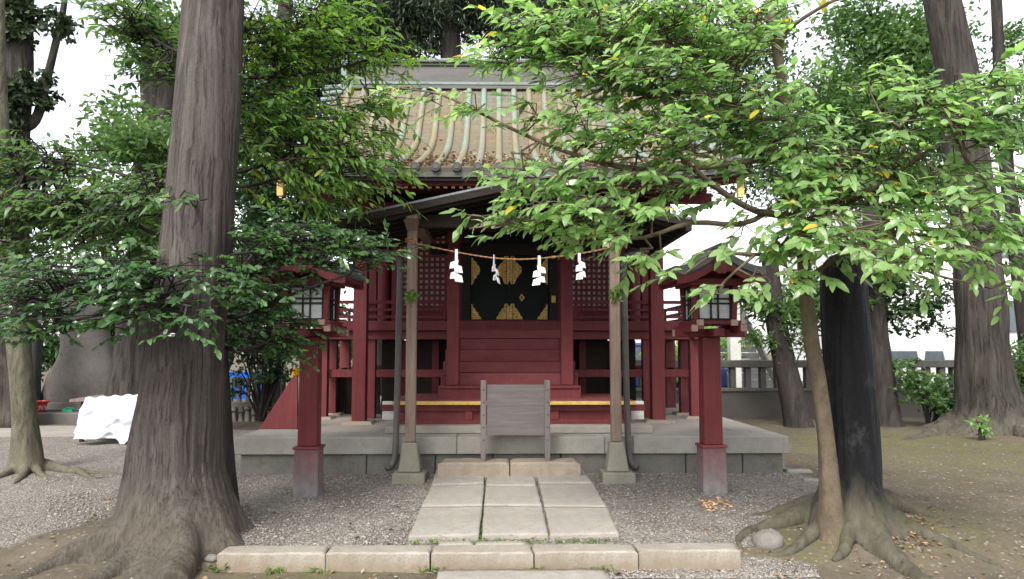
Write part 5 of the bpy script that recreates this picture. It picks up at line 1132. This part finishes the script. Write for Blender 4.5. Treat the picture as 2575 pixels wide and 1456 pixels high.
# ---- sakaki sprigs tied to the posts
for (px, py, lb, sd_) in ((1034, 745, 'small green sprig tied to the left canopy post', 31), (1547, 740, 'small green sprig tied to the right canopy post', 32)):
    p = at(px, py, 7.93); t = thing('evergreen_sprig', lb, 'sprig', p, 'sprigs tied to the canopy posts'); r = np.random.default_rng(sd_); n = 90
    q = np.array(p)+r.normal(size=(n,3))*np.array([.032,.015,.038]); dd = r.normal(size=(n,3))+np.array([0,-.3,.1])
    leaves('leaves', q, dd, r.normal(size=(n,3))+np.array([0,-.5,.8]), np.full(n,.045), np.full(n,.02), 'leaf_yellow', t, np.clip(r.normal(.5,.2,n),0,1))
    x = xat(px, PYC, 740); MB().tube([(x+.062*math.cos(a), PYC+.062*math.sin(a), p.z-.01) for a in np.linspace(0,6.28,20)], .005, 5).tube([(p.x-.01,p.y,p.z-.09),(p.x,p.y-.01,p.z),(p.x+.01,p.y,p.z+.06)], .006, 5).build('stem', 'rope', t)

# ------------------------------------------------------------------ stone fence on the right
Yf = 15.0
fe = thing('stone_fence', 'grey stone balustrade on a rendered wall at the back right', 'fence', (8, Yf, .22))
MB().box(2.2, 22, Yf, Yf+.3, .0, .80).build('wall', 'concrete_wall', fe); zc = zat(985, Yf); zt1, zt2 = zat(925, Yf), zat(906, Yf)
MB().box(2.15, 22, Yf-.04, Yf+.34, .802, zc).build('coping', 'boundary_stone', fe, .01)
MB().box(2.15, 22, Yf+.02, Yf+.28, zt1, zt2).build('rail', 'boundary_stone', fe, .015)
x = 2.4; k = 0
while x < 13.2:
    big = k % 9 == 4; h = .11 if big else .055
    MB().box(x-h, x+h, Yf+.07, Yf+.23, zc+.002, zt1-.002).build('baluster', 'boundary_stone', fe, .006); x += .30; k += 1
# left low stone wall with fence
Yw = 14.6
lw = thing('low_wall', 'low wall of upright rough stones with a flat coping at the back left', 'wall', (-5, Yw, .22))
xa, xb = at(470,1050,Yw).x, at(760,1050,Yw).x; MB().box(xa-3, xb, Yw, Yw+.3, .1, zat(1012, Yw)).build('coping', 'boundary_stone', lw, .01)
sc_ = MB(); x = xa-.5; rr = random.Random(4)
while x < xb-.1:
    w_ = rr.uniform(.09,.17); z0 = .17
    while z0 < .48:
        h = rr.uniform(.16,.3); z1 = min(z0+h, zat(1019, Yw)); sc_.box(x, x+w_, Yw-.06-rr.uniform(0,.05), Yw-.001, z0, z1-.012, .03, .01); z0 = z1
        if z1 >= zat(1019, Yw)-.01: break
    x += w_+.012
o_ = sc_.build('facing_stones', 'rock', lw, .02)
wf = thing('timber_fence', 'weathered post-and-rail fence standing behind the low stone wall', 'fence', (-5, Yw+.5, .22))
for k, px in enumerate(range(560, 740, 22)):
    x = xat(px, Yw+.5, 980); big = k in (6,); MB().box(x-(.11 if big else .035), x+(.11 if big else .035), Yw+.42, Yw+.5, .2, zat(915 if big else 950, Yw+.5)).build('post', 'boundary_stone', wf)
MB().box(xat(520,Yw+.5,980), xat(745,Yw+.5,980), Yw+.505, Yw+.55, zat(960,Yw+.5), zat(950,Yw+.5)).build('rail', 'boundary_stone', wf)
def sheet(name, px0, px1, py0, py1, Y, mat, label, cat='banner'):
    p, q = at(px0, py0, Y), at(px1, py1, Y); m_ = MB(); n = 16; V = []
    for j in range(2):
        for i in range(n+1):
            x = p.x+(q.x-p.x)*i/n; V.append((x, Y+.05*math.sin(i*1.3), (p.z, q.z)[j]))
    m_.add(V, [(i, i+1, n+2+i, n+1+i) for i in range(n)]); o = m_.build(name, mat, None, org=((p.x+q.x)/2, Y, q.z)); s = o.modifiers.new('thick', 'SOLIDIFY'); s.thickness = .012
    return tag(o, label, cat)
sheet('blue_banner', 555, 690, 935, 1004, 17.5, 'blue_sheet', 'bright blue cloth sheet beyond the timber fence at the back left')
sheet('yellow_banner', 736, 754, 925, 948, 17.5, 'yellow_plastic', 'small yellow cloth banner beyond the fence, beside the red wing board')
sheet('white_banner', 628, 645, 950, 1003, 17.2, 'paper', 'narrow white banner in front of the blue sheet')

# ------------------------------------------------------------------ monuments, kerb, buckets, table at the left
Ym = 15.0
def slab_stone(name, outline, Y, th, mat, label, cat='monument', seed=1):
    pts = [at(a, b, Y) for a, b in outline]; c = sum(pts, Vector())/len(pts); n = len(pts)
    ring = [Vector(p) for p in crom(pts+[pts[0]], 64)[:-1]]; N = len(ring); m_ = MB(); K = 7
    for k in range(K+1):
        u = k/K*2-1; s = (1-abs(u)**3.2*.42)
        for p in ring: q = c+(p-c)*s; dn_ = noise.noise(q*2.5+Vector((seed,0,0)))*.05; m_.v.append((q.x+dn_*.4, Y+u*th/2+dn_, max(q.z, .1)))
    for k in range(K):
        for i in range(N): m_.f.append((k*N+i, k*N+(i+1)%N, (k+1)*N+(i+1)%N, (k+1)*N+i))
    for k, y in ((0, -th/2), (K, th/2)):
        o0 = k*N; inner = []
        for f in (.75,.5,.25):
            st_ = len(m_.v)
            for i in range(N): q = c+(Vector(m_.v[o0+i])-c)*1.0; p = Vector(m_.v[k*N+i]); p = Vector((c.x, p.y, c.z))+(p-Vector((c.x, p.y, c.z)))*f; dn_ = noise.noise(p*3+Vector((seed,5,0)))*.035; m_.v.append((p.x, Y+(y+dn_)*1.02, p.z))
            inner.append(st_)
        prev = k*N
        for st_ in inner:
            for i in range(N): m_.f.append((prev+i, prev+(i+1)%N, st_+(i+1)%N, st_+i))
            prev = st_
        m_.f.append(tuple(prev+i for i in range(N)))
    return tag(m_.build(name, mat, None, smooth=True, org=(c.x, Y, .2)), label, cat)
slab_stone('stone_monument', [(116,1040),(112,1000),(122,960),(150,905),(160,860),(158,800),(168,730),(200,690),(240,700),(268,760),(272,850),(290,930),(292,985),(275,1040),(200,1042)], Ym, .55, 'stone_mon', 'big natural brown-grey stone monument narrowing upward, beside the grey tree', seed=2)
slab_stone('stone_monument', [(-60,1040),(-60,900),(-40,780),(10,740),(70,760),(98,840),(98,1000),(85,1040),(0,1042)], Ym-.3, .5, 'stone_mon2', 'dark green-grey stone monument at the left edge behind the lichened tree', seed=7)
pl = thing('monument_plinth', 'grey stone kerb and base under the stone monuments', 'plinth', (-9, Ym-1, .2))
xk = at(215,1040,Ym-.9).x; MB().box(-22, xk, Ym-.95, Ym+1.2, .0, zat(1037, Ym-.95)).build('base', 'boundary_stone', pl, .02)
MB().box(-22, xk-.1, Ym-.5, Ym+.9, zat(1037, Ym-.95)+.002, zat(1028, Ym-.5)).build('upper_step', 'boundary_stone', pl, .02)
kind(tag(MB().box(-24, at(290,1060,12.6).x, 12.0, 13.6, .1, .235).build('stone_path', 'granite_top', None, org=(-9,12.8,.2)), 'pale stone path in front of the monuments', 'path'), 'structure')
zp = zat(1037, Ym-.95)
def bucket(px, mat, label, glyph=None):
    Y = Ym-.75; x = xat(px, Y, 1020); t = thing('water_bucket', label, 'bucket', (x, Y, zp))
    pr = [(.09,0),(.125,.17),(.13,.172),(.165,.19),(.165,.205),(.13,.205),(.12,.19),(.085,.02)]; m_ = MB(); S = 24
    for r_, z in pr:
        for k in range(S): m_.v.append((x+r_*math.cos(2*math.pi*k/S), Y+r_*math.sin(2*math.pi*k/S), zp+z))
    for i in range(len(pr)-1):
        for k in range(S): m_.f.append((i*S+k, i*S+(k+1)%S, (i+1)*S+(k+1)%S, (i+1)*S+k))
    m_.f.append(tuple(range(S))); m_.f.append(tuple((len(pr)-1)*S+k for k in range(S))); m_.build('body', mat, t, smooth=False)
    if glyph:
        fc = bpy.data.curves.new('lettering', 'FONT'); fc.body = glyph; fc.size = .085; fc.extrude = .004; fc.align_x = 'CENTER'
        fo = bpy.data.objects.new('tmp', fc); C.objects.link(fo); bpy.context.view_layer.update()
        me = bpy.data.meshes.new_from_object(fo.evaluated_get(bpy.context.evaluated_depsgraph_get())); bpy.data.objects.remove(fo)
        o = bpy.data.objects.new('lettering', me); C.objects.link(o); me.materials.clear(); me.materials.append(M['paper']); o.parent = t
        me.transform(Matrix.Rotation(math.radians(80), 4, 'X')); 
        for v in me.vertices: v.co.y = -math.sqrt(max(0, (.103+v.co.z*.2)**2-v.co.x**2))-.016+(v.co.y if abs(v.co.y) < .01 else 0)*0
        o.location = (0, 0, .055)
    return t
bucket(100, 'red_plastic', 'red fire bucket with white lettering on the kerb before the big monument', '消火用')
bucket(8, 'red_plastic', 'plain dark red bucket at the left picture edge')
Yg = Ym-.7; x = xat(172, Yg, 1027)
tag(MB().box(x-.10, x+.10, Yg-.05, Yg+.05, zp, zp+.045, .02, .01).tube([(x-.10,Yg,zp+.05),(x,Yg,zp+.075),(x+.10,Yg,zp+.06)], .012, 8).build('green_dustpan', 'green_plastic', None, .01, org=(x, Yg, zp)), 'small green plastic dustpan at the foot of the big monument', 'dustpan')
x = xat(296, 14.0, 930); tag(MB().prism([(at(288,935,14).x, at(288,935,14).z), (at(296,945,14).x, at(296,945,14).z), (at(312,915,14).x, at(312,915,14).z), (at(302,908,14).x, at(302,908,14).z)], lambda x, z: (x,14.0,z), lambda x, z: (x,14.06,z)).build('yellow_board', 'yellow_plastic', None, org=(x,14,.9)), 'yellow board leaning between the monument and the grey tree', 'board')
# covered table
b = gp(280, 1112); Yb_ = b.y+.35
tb = thing('covered_table', 'low table under a white sheet in the gravel behind the big cedar', 'table', (b.x, Yb_, b.z))
xa, xb = at(205,1060,Yb_).x, at(430,1060,Yb_).x; zt_ = zat(996, Yb_)
MB().add([(xa,Yb_-.35,zt_-.06),(xb,Yb_-.35,zt_-.00),(xb,Yb_+.45,zt_+.02),(xa,Yb_+.45,zt_-.04),(xa,Yb_-.35,zt_-.02),(xb,Yb_-.35,zt_+.04),(xb,Yb_+.45,zt_+.06),(xa,Yb_+.45,zt_+.0)], [(3,2,1,0),(4,5,6,7),(0,1,5,4),(1,2,6,5),(2,3,7,6),(3,0,4,7)]).build('tabletop', 'wood_post', tb)
for x in (xa+.15, xb-.15):
    for y in (Yb_-.25, Yb_+.38): MB().bar((x, y, b.z-.02), (x, y, zt_-.06), .05, .05).build('leg', 'wood_dark', tb)
n = 60; mk = 30; V = []; Fs = []
tl, tr_, bl, br_ = at(215,1000,Yb_-.37), at(425,986,Yb_-.37), at(182,1100,Yb_-.62), at(420,1112,Yb_-.62)
for j in range(mk+1):
    v = j/mk
    for i in range(n+1):
        u = i/n; top = tl.lerp(tr_, u); bot = bl.lerp(br_, u)
        if .46 < u < .60: bot = bot+Vector((0,0,-.07*math.sin((u-.46)/.14*math.pi)))
        if u < .45: bot = bot+Vector((0, 0, -.02+.08*u))
        p = top.lerp(bot, v); f = math.sin(u*38+1.2*math.sin(u*9))*.014*v+math.sin(u*17+v*3)*.02*v+.10*noise.noise(Vector((u*5,v*2.2,3)))*v+.06*noise.noise(Vector((u*13+v*4,v*5,8)))*(.3+v)+(.07*abs(noise.noise(Vector((u*9-v*6,v*3,1)))) if u > .4 else 0)+.03*math.sin((u*2+v)*6)*v
        cl_ = .03*math.sin(math.pi*v); zc_ = p.z+.012*math.sin(u*40)*(1-v)**4; V.append((p.x, p.y-f-cl_, max(zc_, b.z+.012)))
for j in range(mk):
    for i in range(n): a = j*(n+1)+i; Fs.append((a, a+1, a+n+2, a+n+1))
m_ = MB(); m_.v = V; m_.f = Fs; so = m_.build('white_sheet', 'sheet', None, smooth=True, org=(b.x, Yb_-.4, b.z)); sm = so.modifiers.new('thick', 'SOLIDIFY'); sm.thickness = .006
tag(so, 'white sheet draped over the low table, creased and touching the gravel', 'sheet')

# ------------------------------------------------------------------ beyond the fence on the right
def building(name, label, x0, x1, y, h, win, mat='white_wall', dep=8):
    t = thing(name, label, 'building', ((x0+x1)/2, y, 0)); MB().box(x0, x1, y, y+dep, -.1, h).build('wall', mat, t); MB().box(x0-.15, x1+.15, y-.15, y+dep+.15, h+.002, h+.3).build('parapet', 'concrete_wall' if mat != 'white_wall' else 'white_wall', t)
    for wx, wz, ww, wh in win:
        f = MB(); a = .06
        f.box(wx-ww/2-a, wx-ww/2, y-.05, y-.002, wz-a, wz+wh+a).box(wx+ww/2, wx+ww/2+a, y-.05, y-.002, wz-a, wz+wh+a).box(wx-ww/2, wx+ww/2, y-.05, y-.002, wz+wh, wz+wh+a).box(wx-ww/2, wx+ww/2, y-.07, y-.002, wz-a, wz).box(wx-.02, wx+.02, y-.045, y-.002, wz, wz+wh)
        o = f.build('window', 'steel_grey', t); MB().box(wx-ww/2, wx+ww/2, y-.02, y-.002, wz, wz+wh).build('pane', 'glass_dark', o)
    return t
Yb2 = 27
wx0 = at(2180, 800, Yb2).x
building('white_building', 'white two-storey building with dark-framed windows beyond the fence, far right', wx0, wx0+26, Yb2, zat(330, Yb2, 2500), [(at(2575,800,Yb2).x, zat(830,Yb2), 1.1, 1.0), (at(2530,600,Yb2).x, zat(640,Yb2), 1.3, .5), (at(2700,600,Yb2).x, 5, 1.2, 1.3), (at(2800,800,Yb2).x, 2.2, 1.2, 1.3)])
Yb3 = 40
building('white_building', 'distant white office building seen past the right side of the shrine', at(1640,700,Yb3).x, at(1880,700,Yb3).x, Yb3, zat(560,Yb3,1750), [(at(a,700,Yb3).x, zat(py,Yb3), .16, .22) for a in (1738,1748) for py in (738,752,766)])
# outdoor steel stair
Ys = 20
ost = thing('steel_staircase', 'dark grey outdoor steel staircase behind the fence', 'staircase', (at(1905,900,Ys).x, Ys, .2))
xs0, xs1 = at(1862,900,Ys).x, at(1950,900,Ys).x
for k in range(17):
    z = .35+k*.185; y = Ys+k*.25; wd = .0
    MB().box(xs0-.15, xs1+.1, y, y+.28, z, z+.022).build('tread', 'boundary_stone', ost); MB().box(xs0-.15, xs1+.1, y+.26, y+.275, z+.032, z+.182).build('riser', 'steel_grey', ost)
for x in (xs0-.2, xs1+.14): MB().bar((x, Ys-.1, .35), (x, Ys+4.3, 3.6), .05, .28).build('stringer', 'boundary_stone' if x > xs0 else 'steel_grey', ost)
x = at(1848, 900, 18.5).x; wp = thing('white_pillar', 'white square pillar behind the fence, left of the grey staircase', 'pillar', (x, 18.5, .2))
MB().box(x-.13, x+.13, 18.4, 18.66, .1, 3.0).build('shaft', 'white_paint', wp, .01); MB().box(x+.16, x+.29, 18.42, 18.6, 1.95, 2.5).build('meter_box', 'boundary_stone', wp, .01); MB().box(x-.2, x+.2, 18.33, 18.73, 3.002, 3.1).build('cap', 'white_paint', wp)
def car(label, px, Y, mat, L=4.2, H=1.55, van=False, rot=0):
    p = at(px, 960, Y); t = thing('parked_car', label, 'car', (p.x, Y, .2), 'cars parked beyond the fence'); ORI[t.name] = Vector(); W = 1.7
    if van: body = [(-L/2,.35),(-L/2,1.0),(-L/2+.1,1.75),(-L/2+.3,H),(L/2-1.1,H),(L/2-.45,1.15),(L/2-.02,1.0),(L/2,.35)]
    else: body = [(-L/2,.35),(-L/2,.85),(-L/2+.25,.95),(-L/2+.75,H-.05),(-L/2+1.2,H),(L/2-1.8,H),(L/2-1.15,1.0),(L/2-.1,.82),(L/2,.7),(L/2,.35)]
    MB().prism(body, lambda x, z: (x, 0, z), lambda x, z: (x, W, z)).build('body', mat, t, .06, seg=2)
    wz0, wz1 = (1.1, H-.16) if van else (.98, H-.12)
    for a, b_ in ((-L/2+(.45 if van else 1.0), -.15), (-.05, L/2-(1.35 if van else 1.7))): MB().box(a, b_, -.012, .02, wz0, wz1, .06, 0).build('window', 'glass_dark', t, .004)
    for x in (-L/2+.8, L/2-.8):
        wh = MB().tube([(x,-.03,.32),(x,.2,.32)], .32, 24).build('wheel', 'tyre', t); MB().tube([(x,-.045,.32),(x,-.031,.32)], .19, 18).build('rim', 'steel_pale', wh)
    MB().box(L/2-.02, L/2+.012, .1, .4, .68, .82).build('headlight', 'glass_dark', t); MB().box(-L/2-.012, -L/2+.02, .1, .3, .8, 1.0).build('tail_light', 'red_plastic', t)
    t.rotation_euler.z = rot; return t
car('white car parked beyond the stone fence, right of the tarred tree', 2330, 18.5, 'car_white', 4.4, 1.45)
car('dark blue car parked beyond the fence, seen between the red veranda posts', 1665, 20.5, 'car_blue')
Yq = 17.2; x = xat(1772, Yq, 1010)
pot = thing('potted_shrub', 'small shrub in a red-rimmed pot behind the right veranda posts', 'plant', (x, Yq, .22))
MB().tube([(x,Yq,.2),(x,Yq,.55),(x,Yq,.62)], [.17,.25,.27], 20).build('pot', 'red_plastic', pot); tufts(pot, [(1772,900,Yq,32,60,.3,2.0)], .1, .04, 'leaf_bright', 33, clump=.15, crown='foliage')
# ------------------------------------------------------------------ loose stones, leaf litter
def boulder(name, c, r3, mat, label, seed, cat='rock'):
    m_ = MB(); n, S = 12, 20
    for j in range(n+1):
        ph = math.pi*j/n
        for k in range(S):
            th = 2*math.pi*k/S; d = Vector((math.sin(ph)*math.cos(th), math.sin(ph)*math.sin(th), math.cos(ph))); f = 1+.16*noise.noise(d*1.7+Vector((seed,0,0)))+.05*noise.noise(d*5+Vector((seed,0,0)))
            m_.v.append((c[0]+d.x*r3[0]*f, c[1]+d.y*r3[1]*f, c[2]+d.z*r3[2]*f))
    for j in range(n):
        for k in range(S): m_.f.append((j*S+k, j*S+(k+1)%S, (j+1)*S+(k+1)%S, (j+1)*S+k))
    return tag(m_.build(name, mat, None, smooth=True, org=c), label, cat)
p = gp(1943, 1385); boulder('rounded_rock', (p.x, p.y+.1, p.z+.045), (.125,.10,.085), 'rock', 'rounded grey rock between the kerb end and the tree roots', 3)
p = gp(540, 1408); boulder('small_stone', (p.x-.02, p.y, p.z+.01), (.05,.04,.03), 'rock', 'small flat stone at the cedar roots by the left kerb end', 5, 'stone')
a_, b_ = gp(2050,1212), gp(1985,1180)
for k, (q, l) in enumerate(((gp(2045,1208), 'buried edging stone close to the tarred tree, at the gravel border'), (gp(2000,1184), 'buried edging stone near the platform corner, at the gravel border'))):
    rough_slab('edging_stone', [(q.x-.12,q.y-.07),(q.x+.14,q.y-.13),(q.x+.14,q.y-.03),(q.x-.12,q.y+.04)], q.z-.05, q.z+.025, 'granite', l, 'edging stone', 'buried edging stones at the gravel border', k*4, 10, .008)
def litter(name, n, fn, L, W, mat, seed, flat=.25):
    r = np.random.default_rng(seed); P_ = np.array([fn(r) for _ in range(n)]); D = r.normal(size=(n,3))*np.array([1,1,flat*.4]); N = np.array([0,0,1.])+r.normal(size=(n,3))*flat
    return kind(leaves(name, P_, D, N, L*r.uniform(.5,1.2,n), W*r.uniform(.6,1.2,n), mat, None, r.random(n), LS), 'stuff')
def gl(r):
    x = r.uniform(-4,5); y = 5.2+r.random()**1.4*5; return (x, y, gz(x, y)+.014)
litter('leaf_litter', 500, gl, .05, .026, 'leaf_fallen', 3)
def lp_(r):
    p = gp(1800+r.normal()*22, 1275+r.normal()*8); return (p.x, p.y, p.z+.02)
litter('pale_leaf_pile', 60, lp_, .06, .035, 'leaf_fallen_pale', 5, .5)
pf_ = crom(prof, 60)
def rl_(r):
    u = 1-abs(r.normal())*.16; u = min(.985, max(.45, u)); q = pf_[int(u*59)]; x = r.uniform(RX0+.2, RX1-.2)
    return (x, q.y, q.z+.02+lift(x)*min(1, abs(q.y-YR)/2.2)+r.random()*.015)
litter('roof_leaf_litter', 2600, rl_, .075, .04, 'leaf_fallen', 7, .5)
def rt_(r):
    p = gp(2270+r.normal()*60, 1340+r.normal()*35); return (p.x, p.y, p.z+.015)
litter('root_leaf_litter', 260, rt_, .05, .028, 'leaf_fallen', 9, .4)

def mo_(r):
    k = r.integers(0, 5)
    if k < 3: x, y = pp(1030+r.random()*530, 1350+r.normal()*1.5)
    elif k == 3: x, y = pp(1209+r.normal()*3-(r.random()*0), 1272+r.random()*75); x = pp(1208+r.normal()*2.2, 1340)[0]+(y-pp(1208,1340)[1])*.012
    else: x, y = pp(1376-r.random()*0, 1345-r.random()*160); x = x+r.normal()*.008-(y-5.85)*.006
    return (x, y, .10+pz(x, y)+r.random()*.035)
litter('joint_moss', 900, mo_, .022, .012, 'leaf_yellow', 13, .9)
def kg_(r):
    k = [800, 1083, 1345, 560, 1500, 700][r.integers(0, 6)]; p = gp(k+r.normal()*14, 1424+r.normal()*1.5); return (p.x, 5.455-abs(r.normal())*.02, p.z+r.random()*.02)
litter('kerb_foot_weeds', 160, kg_, .05, .012, 'leaf_yellow', 14, 1.2)
